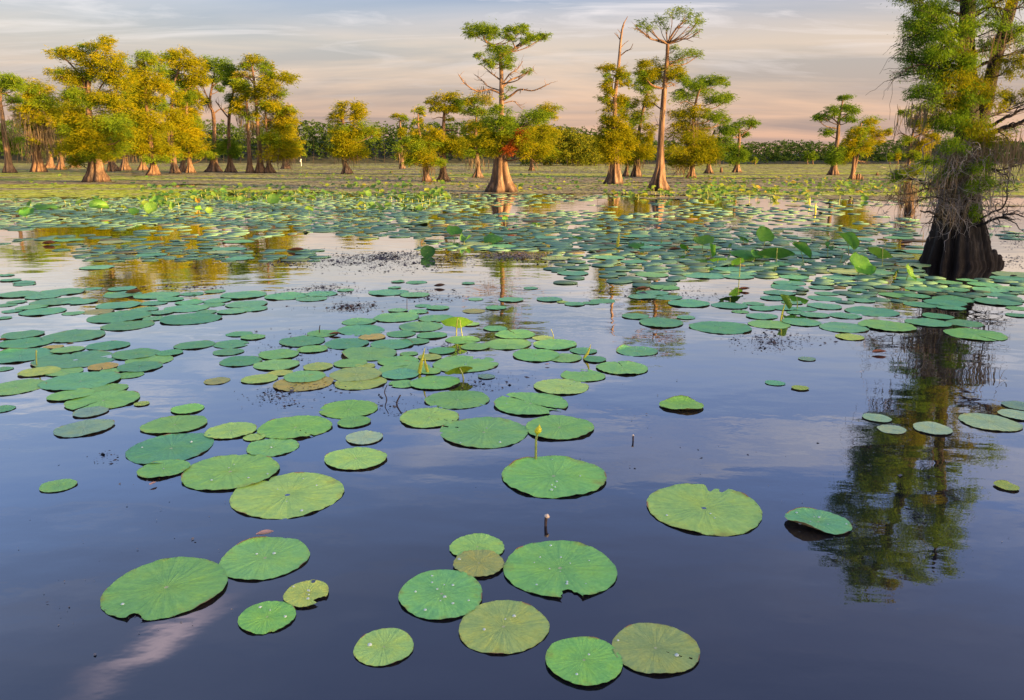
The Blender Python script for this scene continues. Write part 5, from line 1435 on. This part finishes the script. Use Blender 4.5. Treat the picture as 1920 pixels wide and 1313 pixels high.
# ------------------------------------------------------------------ the crowded far pads
HANDPX = [(1394, 445, 'back left raised leaf'), (1431, 443, 'round facing leaf'), (1318, 455, 'cupped left leaf'), (1283, 459, 'leftmost drooping leaf'), (1455, 464, 'largest umbrella leaf'), (1386, 483, 'long tilted leaf'), (1586, 453, 'hooded leaf'), (1651, 466, 'lone tilted leaf'),
          (1609, 500, 'leaning round leaf'), (1702, 513, 'pale leaf pair'), (1368, 556, 'dark edge on leaf'), (1469, 567, 'big folded leaf'), (1240, 448, 'low bright leaf'), (1192, 457, 'low dark leaf'), (1158, 450, 'green leaf spike'), (1084, 444, 'lone small leaf'), (925, 445, 'wide leaf before the central tree'),
          (852, 436, 'cupped leaf before the central tree'), (802, 474, 'dark rounded leaf'), (555, 472, 'long red brown leaf'), (92, 459, 'reddish leaf mound'), (1806, 503, 'huge cypress foot'), (250, 552, 'brown withered leaf'), (1265, 470, 'tan withered leaf'), (320, 478, 'golden reflections'), (1900, 520, 'float of bark')]


def far_pads():
    rng = np.random.default_rng(99)
    cell = {}

    def key(x, y):
        return (int(x // 0.8), int(y // 0.8))
    for (x, y, r) in PADPOS:
        cell.setdefault(key(x, y), []).append((x, y, r))

    def D(px, py):
        d = 0.0
        if py < 372:
            return 0.30 if py > 352 else 0.13
        if px < 800 and 372 <= py < 436:
            d = 0.95 * min(1, max(0, (440 - py) / 14))
            if 60 < px < 560 and py > 424:
                d *= 0.18
            if px > 640:
                d *= 0.75
        if px < 640 and 432 <= py < 500:
            d = max(d, 0.10 if py < 466 else 0.0)
            if 150 < px < 600 and 464 < py < 490:
                d = 0.42
            if 370 < px < 640 and 436 < py < 470:
                d = 0.13
            if px < 150:
                d = 0.14 if py < 460 else 0.02
        if 640 <= px < 1160 and py < 470:
            d = max(d, 0.56 if py > 425 else 0.36)
            if 640 <= px < 900 and py > 448:
                d = 0.18
            if px > 900 and 448 < py < 474:
                d = 0.8
        if 1040 <= px < 1730 and 428 <= py < 532:
            d = 0.84 if py < 506 else (0.8 if px > 1380 else 0.35)
            if px < 1130 and py > 492:
                d = 0.12
            if px > 1480 and py < 470:
                d = 0.55
            if 1380 < px < 1480 and 520 < py:
                d = 0.3
        if 1150 <= px < 1720 and 372 <= py < 428:
            d = 0.20
        if 1560 <= px < 1920 and 515 <= py < 566:
            d = max(d, 0.85)
        if 1200 <= px < 1460 and 532 <= py < 562:
            d = 0.35
        if 1460 <= px < 1600 and 532 <= py < 600:
            d = 0.75
        if px >= 1720 and py < 515:
            d = 0.05
        return d
    out = []
    for _ in range(52000):
        px = rng.uniform(-20, 1940)
        py = 345 + (rng.random() ** 1.25) * 250
        if 1735 < px < 1885 and 470 < py < 522:
            continue
        d = D(px, py)
        if d <= 0:
            continue
        P = ground(px, py)
        nz = fbm(P[0] * 0.30, P[1] * 0.22, 31, 3)
        if rng.random() > d * np.clip((nz - 0.53 + 0.50 * d) * 6, 0, 1):
            continue
        r = float(np.clip(rng.lognormal(math.log(0.19), 0.38), 0.07, 0.33))
        k = key(P[0], P[1])
        bad = False
        for i in (-1, 0, 1):
            for j in (-1, 0, 1):
                for (x, y, r2) in cell.get((k[0] + i, k[1] + j), ()):
                    if (x - P[0]) ** 2 + (y - P[1]) ** 2 < ((r + r2) * 0.80) ** 2:
                        bad = True
                        break
                if bad:
                    break
            if bad:
                break
        if bad:
            continue
        cell.setdefault(k, []).append((P[0], P[1], r))
        out.append((px, py, P, r, r * ppm(P)))
    out.sort(key=lambda o: -o[4])
    n_ind = max(0, 296 - len(PADPOS))
    for (px, py, P, r, s) in out[:n_ind]:
        if px < 640:
            lab, g = 'teal lotus pad in the left carpet', 'pads of the far left carpet'
        elif px < 1130:
            lab, g = 'teal lotus pad in the central carpet', 'pads of the central carpet'
        elif py > 515:
            lab, g = 'teal lotus pad behind the right raft', 'back pads of the right raft'
        else:
            lab, g = 'teal lotus pad in the right carpet', 'pads of the right carpet'
        mk = min(HANDPX, key=lambda q: abs(q[0] - px) + 2 * abs(q[1] - py))
        lab = lab.replace('teal lotus pad', 'teal pad') + ', nearest to the ' + mk[2] if mk[2] else lab
        g = 'alike pads of the far carpets'
        lotus_pad(px, py, s * 2, rng.choice(['t', 't', 't', 'g', 't', 'k']), lab, g)
    V, T, A = [], [], []
    n = 0
    K = 16
    th = np.arange(K) / K * 2 * PI
    for i, (px, py, P, r, s) in enumerate(out[n_ind:]):
        e = r * (1 + 0.05 * np.sin(2 * th + rng.uniform(0, 6)) + 0.05 * np.sin(3 * th + rng.uniform(0, 6)))
        z0 = 0.0065 + rng.random() * 0.008
        x, y = P[0] + e * np.cos(th), P[1] + e * np.sin(th)
        zt = z0 + (np.cos(th + rng.uniform(0, 6)) * rng.normal(0, 0.002) + 0.003 * np.sin(3 * th + rng.uniform(0, 6)) * rng.random()) * (1 + (rng.random() < 0.05) * 7)
        zt = np.maximum(zt, 0.004)
        top = np.column_stack([x, y, zt])
        low = np.column_stack([x, y, np.maximum(zt - 0.005, 0.0008)])
        V.append(np.vstack([top, [[P[0], P[1], z0 - 0.004]], low]))
        T += [[n + j, n + (j + 1) % K, n + K] for j in range(K)]
        j = np.arange(K); j2 = (j + 1) % K
        T += np.column_stack([n + K + 1 + j, n + K + 1 + j2, n + j2]).tolist() + np.column_stack([n + K + 1 + j, n + j2, n + j]).tolist()
        t_ = np.clip(rng.normal(0.45, 0.24), 0, 0.82)
        if rng.random() < 0.035:
            t_ = rng.uniform(0.83, 0.97)
        A.append(np.full(2 * K + 1, t_))
        n += 2 * K + 1
    o = link('far_lotus_pads', mesh_np('far_lotus_pads', np.vstack(V), [T], M['pads_far'], {'tint': np.concatenate(A)}))
    tag(o, 'countless small teal pads carpeting the middle and far water', 'lotus pads', None, 'stuff')
    print('far pads', len(out), 'individual', n_ind, 'hand', len(PADPOS) - n_ind)


far_pads()

# ------------------------------------------------------------------ raised lotus leaves on stalks
LMESH = {}


def leaf_mesh(kind):
    if kind in LMESH:
        return LMESH[kind]
    sp = {'flat': dict(bowl=-0.14, fold=-0.45, wave=4.5, rim=0.09), 'cup': dict(bowl=0.34, wave=5.0, rim=0.10), 'droop': dict(bowl=-0.30, fold=-0.7, foldaxis=0.4, wave=2.2, rim=0.06), 'wavy': dict(bowl=-0.22, wave=4.5, rim=0.12),
          'fold': dict(fold=2.0, foldaxis=0.2, wave=1.8, rim=0.04), 'taco': dict(fold=2.9, foldaxis=0.1, wave=1.2, rim=0.03)}
    k, v = kind
    LMESH[kind] = blade_mesh('leaf_blade', 1.0, M['lotus'], 300 + v * 13 + len(k), nseg=48, nring=9, thick=0.01, scal=0.02, **sp[k])
    return LMESH[kind]


STK = {}


def stalk_obj(parent, top, bend, r, material='stalk'):
    P = crspline(np.array([[bend[0], bend[1], -0.06], [bend[0] * 0.6, bend[1] * 0.6, top[2] * 0.5], [top[0], top[1], top[2]]]), 7)
    mb = MB()
    mb.tube(P, np.linspace(r * 1.1, r * 0.8, 7), 6, cap=False)
    return mb.build('stalk', M[material], parent, smooth=True)


def raised_leaf(px, py, w_, by, label, kind='flat', var=0, tilt=(0, 0), rz=None, col=(0.11, 0.36, 0.05), group='raised lotus leaves above the right carpet', parts=True):
    """blade centred on photo pixel (px,py), w_ pixels wide, stalk standing in the water at pixel row by"""
    base = ground(px, by)
    S = ppm(base)
    rng = np.random.default_rng(int(px * 13 + py))
    top = at(px, py, base[1])
    root = thing('lotus_leaf', (base[0], base[1], 0), label, 'lotus leaf', group)
    b = link('leaf_blade', leaf_mesh((kind, var % 3)), root)
    R = w_ / 2 / S
    b.scale = (R, R, R)
    b.location = (0, 0, float(top[2]))
    b.rotation_euler = (tilt[0], tilt[1], rng.uniform(0, 6.28) if rz is None else rz)
    b.rotation_mode = 'ZYX' if rz is None else 'XYZ'
    b.color = (*[float(c * rng.uniform(0.9, 1.12)) for c in col], 1)
    stalk_obj(root, (0, 0, float(top[2]) - 0.01), (rng.normal() * 0.03, rng.normal() * 0.03), 0.007)
    return root


DG, YG, BR = (0.10, 0.33, 0.045), (0.22, 0.42, 0.05), (0.18, 0.43, 0.05)
RL = [
    (1394, 445, 30, 458, 'small cupped raised leaf at the back left of the right cluster', 'flat', (0.1, 0.1), DG), (1431, 443, 28, 462, 'round raised leaf facing the camera at the back of the right cluster', 'cup', (0.9, 0.1), BR),
    (1318, 455, 31, 470, 'bright cupped raised leaf at the left end of the right cluster', 'cup', (0.35, -0.1), BR), (1283, 459, 24, 472, 'leftmost drooping raised leaf of the right cluster', 'droop', (0.1, 0.35), BR),
    (1332, 469, 22, 484, 'narrow folded leaf standing upright by the bright cupped one', 'taco', (0.2, 1.3), BR), (1368, 457, 32, 470, 'thin flat raised leaf seen edge on', 'flat', (0, 0), DG),
    (1396, 471, 48, 488, 'wide dark raised leaf left of the largest one', 'wavy', (0.15, 0.05), DG), (1455, 464, 58, 492, 'largest umbrella shaped raised leaf of the right cluster', 'droop', (0.08, 0.05), DG),
    (1500, 471, 36, 492, 'tilted raised leaf just right of the largest one', 'fold', (0.2, 0.6), DG), (1346, 484, 32, 494, 'low raised leaf at the front left of the right cluster', 'flat', (0.4, 0.1), BR),
    (1386, 483, 46, 520, 'long tilted raised leaf in front with a tall stalk', 'droop', (0.25, 0.42), BR), (1550, 464, 20, 482, 'small folded raised leaf between the largest and the twin leaved ones', 'fold', (0.3, 0.7), DG),
    (1586, 453, 36, 476, 'curled raised leaf with a hooded rim above a flat one', 'fold', (0.6, 0.3), BR), (1578, 477, 32, 492, 'flat raised leaf beneath the hooded one', 'flat', (0, 0.05), DG),
    (1651, 466, 45, 500, 'lone tilted raised leaf left of the huge cypress foot', 'droop', (0.15, 0.35), BR), (1655, 448, 19, 462, 'small yellowing raised leaf behind the lone tilted one', 'flat', (0.1, 0.1), (0.46, 0.36, 0.04)),
    (1609, 500, 42, 518, 'round raised leaf leaning left of the pale pair', 'cup', (0.75, 0.3), BR), (1679, 508, 25, 520, 'left half of the pale yellow green pair of raised leaves', 'droop', (0.3, -0.2), YG), (1702, 513, 28, 526, 'right pale yellow green leaf of the pair, facing right', 'cup', (0.7, 0.75), YG),
    (1368, 556, 40, 566, 'dark raised leaf seen edge on above a gap of water', 'flat', (0.1, -0.3), (0.05, 0.14, 0.02)), (1492, 556, 44, 578, 'flat raised leaf on a short stalk among the right raft', 'flat', (0, 0.05), BR),
    (1240, 448, 32, 456, 'low bright raised leaf left of the right cluster', 'flat', (0.2, 0), BR), (1192, 457, 25, 466, 'low dark raised leaf far left of the right cluster', 'wavy', (0.2, 0), DG), (1416, 480, 20, 492, 'small round raised leaf in front of the wide dark one', 'cup', (0.5, 0.3), DG),
]
for i, (x, y, w_, by, lab, kind, tilt, col) in enumerate(RL):
    raised_leaf(x, y, w_ * 1.22, by, lab, kind, i, tilt, None if kind != 'taco' else 0.3, col)
MG = 'raised lotus leaves scattered over the middle water'
ML = [(852, 436, 30, 447, 'cupped raised leaf at the left of three before the central tree', 'cup', (0.5, 0.1), DG), (870, 449, 32, 458, 'low tilted raised leaf in the middle of three before the central tree', 'fold', (0.2, 0.3), DG), (925, 445, 37, 455, 'wide raised leaf at the right of three before the central tree', 'wavy', (0.35, 0), DG),
      (1084, 444, 22, 452, 'lone small raised leaf right of the three before the central tree', 'flat', (0.2, 0.1), BR), (802, 474, 27, 481, 'dark rounded raised leaf on the weed patch', 'cup', (1.0, 0.1), (0.05, 0.17, 0.03)), (859, 594, 66, 630, 'winged bright raised leaf on two stalks over the middle raft', 'droop', (0.12, 0.15), YG),
      (862, 688, 58, 712, 'half yellow drooping raised leaf over a large pad in the middle raft', 'droop', (0.45, 0.1), (0.34, 0.44, 0.03)), (1006, 418, 20, 426, 'small raised leaf right of the central tree reflection', 'flat', (0.4, 0.2), DG), (947, 411, 14, 420, 'tiny upright raised leaf on the central tree reflection', 'fold', (0.8, 0.6), BR)]
for i, (x, y, w_, by, lab, kind, tilt, col) in enumerate(ML):
    o = raised_leaf(x, y, w_, by, lab, kind, i, tilt, 0.1 if w_ > 50 else None, col, MG)
    if x == 859:
        stalk_obj(o, (0.02, 0.0, 0.16), (0.05, -0.01), 0.006)
LG = 'raised lotus leaves at the front of the left bed'
for i, (x, y, w_, by, lab, kind, tilt, col) in enumerate([
        (285, 391, 25, 401, 'round upright raised leaf facing the camera in the left bed', 'cup', (1.0, 0.1), BR), (187, 389, 36, 400, 'long tilted raised leaf left of the round upright one', 'fold', (0.3, 0.5), BR), (43, 389, 30, 398, 'bright raised leaf near the left edge', 'droop', (0.3, 0.2), BR), (53, 401, 28, 409, 'dark low raised leaf near the left edge', 'cup', (0.5, 0), DG),
        (90, 384, 45, 393, 'cluster of flat leaves right of the bright one at the left edge', 'wavy', (0.1, 0.1), DG), (252, 398, 19, 408, 'small tilted raised leaf left of the round upright one', 'cup', (0.6, 0.3), BR), (322, 385, 20, 399, 'folded raised leaf right of the round upright one', 'fold', (0.5, 0.6), BR), (513, 376, 24, 390, 'broad bright raised leaf at the right of the left bed', 'cup', (0.8, 0.2), YG),
        (580, 393, 16, 403, 'bright upright leaf at the right end of the left bed', 'fold', (0.7, 0.4), YG), (452, 376, 16, 388, 'tilted bright raised leaf left of the broad bright one', 'cup', (0.7, 0.5), YG), (373, 392, 17, 402, 'narrow tilted raised leaf in the middle of the left bed', 'fold', (0.4, 0.9), BR), (393, 396, 15, 405, 'small bright raised leaf beside the narrow tilted one', 'cup', (0.8, 0.4), YG),
        (600, 393, 15, 401, 'small dark raised leaf beside the bright upright one', 'flat', (0.3, 0.2), DG), (371, 377, 16, 386, 'orange yellow dying raised leaf in the left bed', 'fold', (0.4, 0.3), (0.62, 0.34, 0.03)), (293, 376, 20, 388, 'bright raised leaf behind the round upright one', 'cup', (0.8, -0.2), BR)]):
    raised_leaf(x, y, w_, by, lab, kind, i, tilt, None, col, LG)


# farther raised leaves: alike, built in a loop (blade only shows), then the rest joined
def far_leaves():
    rng = np.random.default_rng(44)
    spots = []
    bands = [(260, 840, 350, 380, 420, 0.36, 'raised lotus leaf in the far left bed, lit yellow green', 'raised leaves of the far left bed'), (1290, 1720, 334, 364, 640, 0.50, 'raised lotus leaf in the far right bed, lit yellow green', 'raised leaves of the far right bed'),
             (1720, 1925, 334, 372, 180, 0.50, 'raised lotus leaf in the far right bed, lit yellow green', 'raised leaves of the far right bed'), (0, 340, 374, 396, 40, 0.30, 'raised lotus leaf in the far left bed, lit yellow green', 'raised leaves of the far left bed'),
             (640, 1130, 334, 360, 170, 0.5, 'raised lotus leaf scattered between the middle trees', 'raised leaves between the middle trees'), (1290, 1640, 362, 378, 90, 0.5, 'raised lotus leaf in the far right bed, lit yellow green', 'raised leaves of the far right bed'),
             (1130, 1290, 340, 372, 110, 0.55, 'raised lotus leaf scattered between the middle trees', 'raised leaves between the middle trees'), (560, 760, 322, 340, 40, 0.5, 'raised lotus leaf scattered between the middle trees', 'raised leaves between the middle trees'),
             (620, 800, 376, 400, 30, 0.3, 'raised lotus leaf in the far left bed, lit yellow green', 'raised leaves of the far left bed'), (540, 1300, 319, 338, 130, 0.55, 'raised lotus leaf scattered between the middle trees', 'raised leaves between the middle trees'), (0, 900, 320, 350, 60, 0.4, 'raised lotus leaf scattered before the left grove', 'raised leaves before the left grove')]
    for (x0, x1, y0, y1, n, tn, lab, g) in bands:
        k = 0
        while k < n:
            px, py = rng.uniform(x0, x1), rng.uniform(y0, y1)
            P = ground(px, py)
            if fbm(P[0] * 0.5, P[1] * 0.22, 61, 3) < rng.uniform(0.30, 0.62):
                if rng.random() < 0.92:
                    continue
            spots.append((px, py, P, rng.uniform(0.07, 0.18), float(np.clip(rng.normal(tn, 0.22), 0, 1)), lab, g))
            k += 1
    spots.sort(key=lambda s: -s[3] * ppm(s[2]))
    kinds = [('cup', 0), ('cup', 1), ('flat', 0), ('flat', 1), ('droop', 0), ('droop', 1), ('wavy', 0), ('fold', 0), ('fold', 1)]
    lo = {}
    sp = {'flat': dict(bowl=-0.10, fold=-0.35, wave=2.2), 'cup': dict(bowl=0.28, wave=2.0), 'droop': dict(bowl=-0.16, fold=-0.8, wave=2.2), 'wavy': dict(bowl=0.10, wave=4.0), 'fold': dict(fold=2.0, wave=1.8)}
    for k in kinds:
        lo[k] = blade_mesh('leaf_blade', 1.0, M['lotus'], 800 + k[1] * 7 + len(k[0]), nseg=18, nring=6, rim=0.06, thick=0.01, **sp[k[0]])
    stk = MB()
    stk.tube(np.array([[0, 0, -0.3], [0.02, 0, 0.4], [0, 0, 1.0]]), [0.012, 0.011, 0.01], 4, cap=False)
    stkm = stk.build('stalk', M['stalk'])
    sme = stkm.data
    bpy.data.objects.remove(stkm)
    ramp = np.array([(0.06, 0.20, 0.04), (0.14, 0.30, 0.035), (0.28, 0.36, 0.03), (0.42, 0.29, 0.03)])
    n_ind = 300 - 50
    marks = [(90, 'the picture\'s left edge'), (230, 'the tallest broad cypress'), (320, 'the dead branched cypress'), (380, 'the golden grove cypress'), (440, 'the shaded forked cypress'), (520, 'the tall grey trunked cypress'), (600, 'the white marker post'), (700, 'the lone bushy cypress'),
             (770, 'the thin tufted cypress'), (815, 'the bushy reddish cypress'), (870, 'the flat topped cypress'), (985, 'the big central cypress'), (1080, 'the gap beside the central cypress'), (1190, 'the dead topped cypress'), (1270, 'the tall pale trunked cypress'), (1340, 'the broad golden cypress'),
             (1410, 'the small upright cypress'), (1500, 'the open right shore'), (1580, 'the dark layered cypress'), (1650, 'the golden leaning cypress'), (1730, 'the moss hung hidden cypress'), (3000, 'the huge near cypress')]

    def hue(tn):
        return 'dark green' if tn < 0.22 else ('bright green' if tn < 0.45 else ('yellow green' if tn < 0.72 else 'yellowing'))
    for i, (px, py, P, r, tn, lab, g) in enumerate(spots[:n_ind]):
        mk = next(m_[1] for m_ in marks if px < m_[0])
        lab = f"{hue(tn)} {'broad' if r > 0.15 else 'small'} raised lotus leaf in line with {mk}"
        g = 'raised lotus leaves of the far beds'
        h = 0.05 + 0.22 * rng.random() ** 1.8
        root = thing('lotus_leaf', (P[0], P[1], 0), lab, 'lotus leaf', g)
        b = link('leaf_blade', lo[kinds[i % len(kinds)]], root)
        b.location = (0, 0, h)
        b.scale = (r, r, r)
        b.rotation_euler = (rng.uniform(-0.1, 0.75), rng.normal(0, 0.35), 0)
        c = np.array([np.interp(tn, [0, 0.35, 0.75, 1.0], ramp[:, q]) for q in range(3)])
        b.color = (*[float(v) for v in c], 1)
        s = link('stalk', sme, root)
        s.scale = (1, 1, h)
    rest = spots[n_ind:]
    mb = MB()
    for (px, py, P, r, tn, lab, g) in rest:
        K = 10
        th = np.arange(K) / K * 2 * PI
        h = 0.05 + 0.22 * rng.random() ** 1.8
        V = np.column_stack([r * np.cos(th), r * np.sin(th), 0.2 * r * np.sin(2 * th + rng.uniform(0, 6))])
        V = np.vstack([V, [[0, 0, -0.15 * r]]])
        a, b_ = rng.uniform(-0.1, 0.7), rng.normal(0, 0.3)
        ca, sa = math.cos(a), math.sin(a)
        V = V @ np.array([[1, 0, 0], [0, ca, sa], [0, -sa, ca]])
        cb, sb_ = math.cos(b_), math.sin(b_)
        V = V @ np.array([[cb, 0, -sb_], [0, 1, 0], [sb_, 0, cb]])
        mb.add(V + P + [0, 0, h], None, [[j, (j + 1) % K, K] for j in range(K)], tn)
        mb.tube(np.array([P + [0, 0, -.1], P + [0, 0, h]]), [0.01, 0.01], 3, tn * 0.5, cap=False)
    if rest:
        tag(mb.build('far_lotus_leaves', M['lotus_far']), 'the many farthest raised lotus leaves too small to tell apart', 'lotus leaves', None, 'stuff')


far_leaves()

# ------------------------------------------------------------------ bud, stalks, fallen leaves
def bud():
    base = ground(1004, 862)
    top = at(1005, 826, base[1])
    b0 = at(1007, 816, base[1])
    b1 = at(1012, 795, base[1])
    base[2] = 0
    root = thing('lotus_flower', base, 'closed yellow lotus bud standing on a thin stalk', 'flower bud')
    mb = MB()
    mb.tube(crspline(np.array([[0, 0, -0.1], [0.002, 0, (top[2]) * 0.5], top - base, b0 - base]), 14), np.linspace(0.0088, 0.0062, 14), 8, cap=False)
    mb.build('stalk', M['stalk'], root, smooth=True)
    ax = (b1 - b0)
    L = np.linalg.norm(ax)
    pr = np.array([0.12, 0.55, 0.92, 1.0, 0.86, 0.55, 0.2, 0.02]) * L * 0.29
    for k in range(6):
        m2 = MB()
        a = k / 6 * 2 * PI
        n = len(pr)
        t = np.linspace(0, 1, n)
        V = []
        for s in (-1, 0, 1):
            aa = a + s * 0.62
            rr = pr * (1.0 + 0.06 * (k % 2) - 0.03 * abs(s))
            V.append(b0 - base + np.outer(t, ax) + np.column_stack([np.cos(aa) * rr, np.sin(aa) * rr, np.zeros(n)]))
        V = np.vstack(V)
        Q = [[g * n + i, (g + 1) * n + i, (g + 1) * n + i + 1, g * n + i + 1] for g in range(2) for i in range(n - 1)]
        m2.add(V, Q)
        m2.build('petal', M['bud'], root, smooth=True)


bud()


def stick(name, label, cat, pts, w0, w1, material, by, group=None, tip=None):
    """bent stalk through photo pixels, standing where pixel row `by` meets the water"""
    base = ground(pts[0][0], by)
    S = ppm(base)
    P = [at(x, y, base[1]) - base for x, y in pts]
    P = [np.array([P[0][0], 0, -0.08])] + P
    base[2] = 0
    root = thing(name, base, label, cat, group) if tip else None
    mb = MB()
    C = crspline(np.array(P), 5 * len(P))
    mb.tube(C, np.linspace(w0, w1, len(C)) / 2 / S, 7)
    o = mb.build('stalk' if tip else name, M[material], root, None if tip else base, True)
    if tip:
        tb = MB()
        e = C[-1]
        d = C[-1] - C[-3]
        d /= np.linalg.norm(d)
        tb.tube(np.array([e - d * 0.002, e + d * tip * 0.4, e + d * tip]), np.array([w1 * 0.62, w1 * 0.75, w1 * 0.2]) / S, 8)
        tb.build('tip', M['stub'], root, smooth=True)
        return root
    return tag(o, label, cat, group)


stick('stalk_stub', 'dark cut stalk stub with a pale tip in front of the ribbed pad', 'stalk', [(1023, 984), (1024, 972), (1025, 969)], 4.5, 7, 'stalk_dead', 986, None, 0.014)
stick('stalk_stub', 'small dark stalk stub out on the open blue water', 'stalk', [(1187, 826), (1187, 819), (1187, 817)], 3, 3.5, 'stalk_dead', 827, None, 0.008)
stick('dead_stalk', 'bent dark dead stalk, left one of two by the weed flecks', 'stalk', [(725, 748), (721, 735), (726, 722)], 2.5, 1.5, 'stalk_dead', 749)
stick('dead_stalk', 'reddish bent dead stalk, right one of two by the weed flecks', 'stalk', [(744, 757), (746, 750), (751, 741)], 3.5, 2.5, 'stalk_dead', 758)
stick('dead_stalk', 'straight brown stalk standing at the front of the near left raft', 'stalk', [(69, 684), (68, 672), (68, 657)], 3, 2.5, 'stalk', 685)
stick('dead_stalk', 'thin dark twig sticking up behind the middle raft', 'stalk', [(599, 624), (599, 616), (600, 610)], 2.5, 1.5, 'stalk_dead', 625)
stick('dead_stalk', 'thin leaning twig at the back right of the middle raft', 'stalk', [(1038, 637), (1037, 628), (1033, 617)], 2.4, 1.2, 'stalk', 637)
stick('dead_stalk', 'faint thin stalk behind the back pads of the middle raft', 'stalk', [(763, 581), (763, 572), (763, 560)], 1.5, 1.0, 'stalk_dead', 582)
for (pts, by, lab, w0) in [([(786, 700), (790, 680), (797, 652)], 701, 'tall yellow rolled leaf spike in the middle raft', 7), ([(802, 698), (798, 684), (796, 670)], 699, 'short yellow rolled leaf leaning on the tall spike', 6), ([(1095, 672), (1102, 662), (1108, 646)], 673, 'yellow rolled leaf spike at the right of the middle raft', 5),
                           ([(1158, 462), (1159, 450), (1161, 436)], 464, 'green rolled leaf spike standing left of the right carpet', 6), ([(1464, 600), (1468, 582), (1472, 570)], 602, 'stalk of the big rolled leaf in the right raft', 3), ([(1529, 398), (1529, 388), (1530, 380)], 399, 'thin yellow spike on the pale water at the right', 3), ([(1518, 384), (1518, 376), (1519, 370)], 385, 'thin yellow spike behind the other one on the pale water', 2.5)]:
    base = ground(pts[0][0], by)
    S = ppm(base)
    P = np.array([at(x, y, base[1]) - base for x, y in pts])
    P = np.vstack([[P[0][0], 0, -0.06], P])
    C = crspline(P, 14)
    mb = MB()
    mb.tube(C, np.interp(np.linspace(0, 1, 14), [0, 0.35, 0.65, 1], [0.25, 0.5, 0.5, 0.06]) * w0 / S, 8)
    base[2] = 0
    tag(mb.build('rolled_leaf', M['rolled'], None, base, True), lab, 'rolled leaf', 'rolled young lotus leaves')
b_ = raised_leaf(1469, 567, 34, 590, 'big folded bright leaf leaning over the right raft', 'taco', 1, (0.0, 0.9), 0.2, YG)


def fallen(px, py, w_, h_, label, material, rz, seed):
    base = ground(px, py)
    S = ppm(base)
    rng = np.random.default_rng(seed)
    L = w_ * 0.72 / S
    n = 9
    t = np.linspace(0, 1, n)
    wd = np.sin(t * PI) ** 0.8 * L * 0.22 + 0.001
    z = 0.012 + 0.25 * L * (t - 0.4) ** 2 * h_
    V = []
    for s in (-1, -0.5, 0, 0.5, 1):
        V.append(np.column_stack([(t - 0.5) * L, s * wd + 0.04 * L * np.sin(t * 4 + seed), z + abs(s) ** 1.5 * wd * 0.7 * h_]))
    V = np.vstack(V)
    Q = [[g * n + i, g * n + i + 1, (g + 1) * n + i + 1, (g + 1) * n + i] for g in range(4) for i in range(n - 1)]
    mb = MB()
    mb.add(V, Q)
    base[2] = 0
    o = mb.build('fallen_leaf', M[material], None, base, True)
    o.rotation_euler[2] = rz
    return tag(o, label, 'fallen leaf', 'fallen leaves floating on the water')


for i, a in enumerate([(1648, 664, 42, 1.0, 'curled orange leaf floating at the left of the big tree reflection', 'fallen', 0.25), (497, 1006, 46, 1.0, 'thin pinkish petal at the back of the creased pad', 'fallen_pink', 0.35), (287, 911, 22, 0.8, 'small brown leaf in front of the half hidden left pad', 'fallen_pink', 1.0),
                       (4, 641, 22, 1.4, 'dark red leaf at the left edge of the near left raft', 'fallen', 0.3), (132, 648, 18, 1.0, 'small reddish leaf behind the near left raft\'s orange pad', 'fallen', 0.4), (628, 629, 32, 0.8, 'red brown leaf lying on the middle raft\'s back pads', 'fallen', 0.2),
                       (555, 472, 44, 1.2, 'long red brown leaf floating before the left grove reflections', 'fallen', 0.1), (92, 459, 34, 1.6, 'reddish leaf mound floating at the left before the reflections', 'fallen', 0.2), (824, 539, 30, 1.5, 'dark olive curled leaf on open water left of the tree reflection', 'stalk_dead', 0.1), (1026, 686, 14, 0.8, 'tiny pink petal right of the large middle pad', 'fallen_pink', 0.2),
                       (1205, 545, 40, 1.2, 'brown orange withered leaf left of the right raft', 'fallen', 0.1), (1265, 470, 36, 1.0, 'tan withered leaf at the left of the right carpet', 'fallen', 0.1), (250, 552, 40, 1.6, 'brown withered leaf at the back of the far left raft', 'fallen', 0.2), (1900, 520, 20, 1.2, 'small brown float of bark right of the huge cypress foot', 'stalk_dead', 0.1),
                       (1395, 545, 34, 1.2, 'brown withered leaf beside the dark edge on leaf', 'fallen', 0.2), (1700, 458, 36, 1.2, 'dark sunken branch bit left of the huge cypress foot', 'stalk_dead', 0.1)]):
    fallen(*a, seed=i + 1)


# white marker post far left of the lone bushy tree
def marker():
    base = ground(565, 312)
    S = ppm(base)
    root = thing('marker_post', base, 'slim white marker post at the right end of the left grove', 'post')
    mb = MB()
    h = (312 - 299) / S
    mb.tube(np.array([[0.05, 0, -0.3], [0, 0, h * .4], [-.03, 0, h]]), [.8 / S, .7 / S, .6 / S], 8)
    mb.build('post', M['white'], root, smooth=True)
    for z, dx in ((h * 0.93, 0.0), (h * 0.72, -1.2 / S)):
        b2 = MB()
        r = 1.3 / S
        P = np.array([[dx, -.08, z - r], [dx, -.08, z - r * .6], [dx, -.08, z + r * .6], [dx, -.08, z + r]])
        b2.tube(P, [r * .5, r, r, r * .5], 8)
        b2.build('board', M['white'], root, smooth=True)


marker()
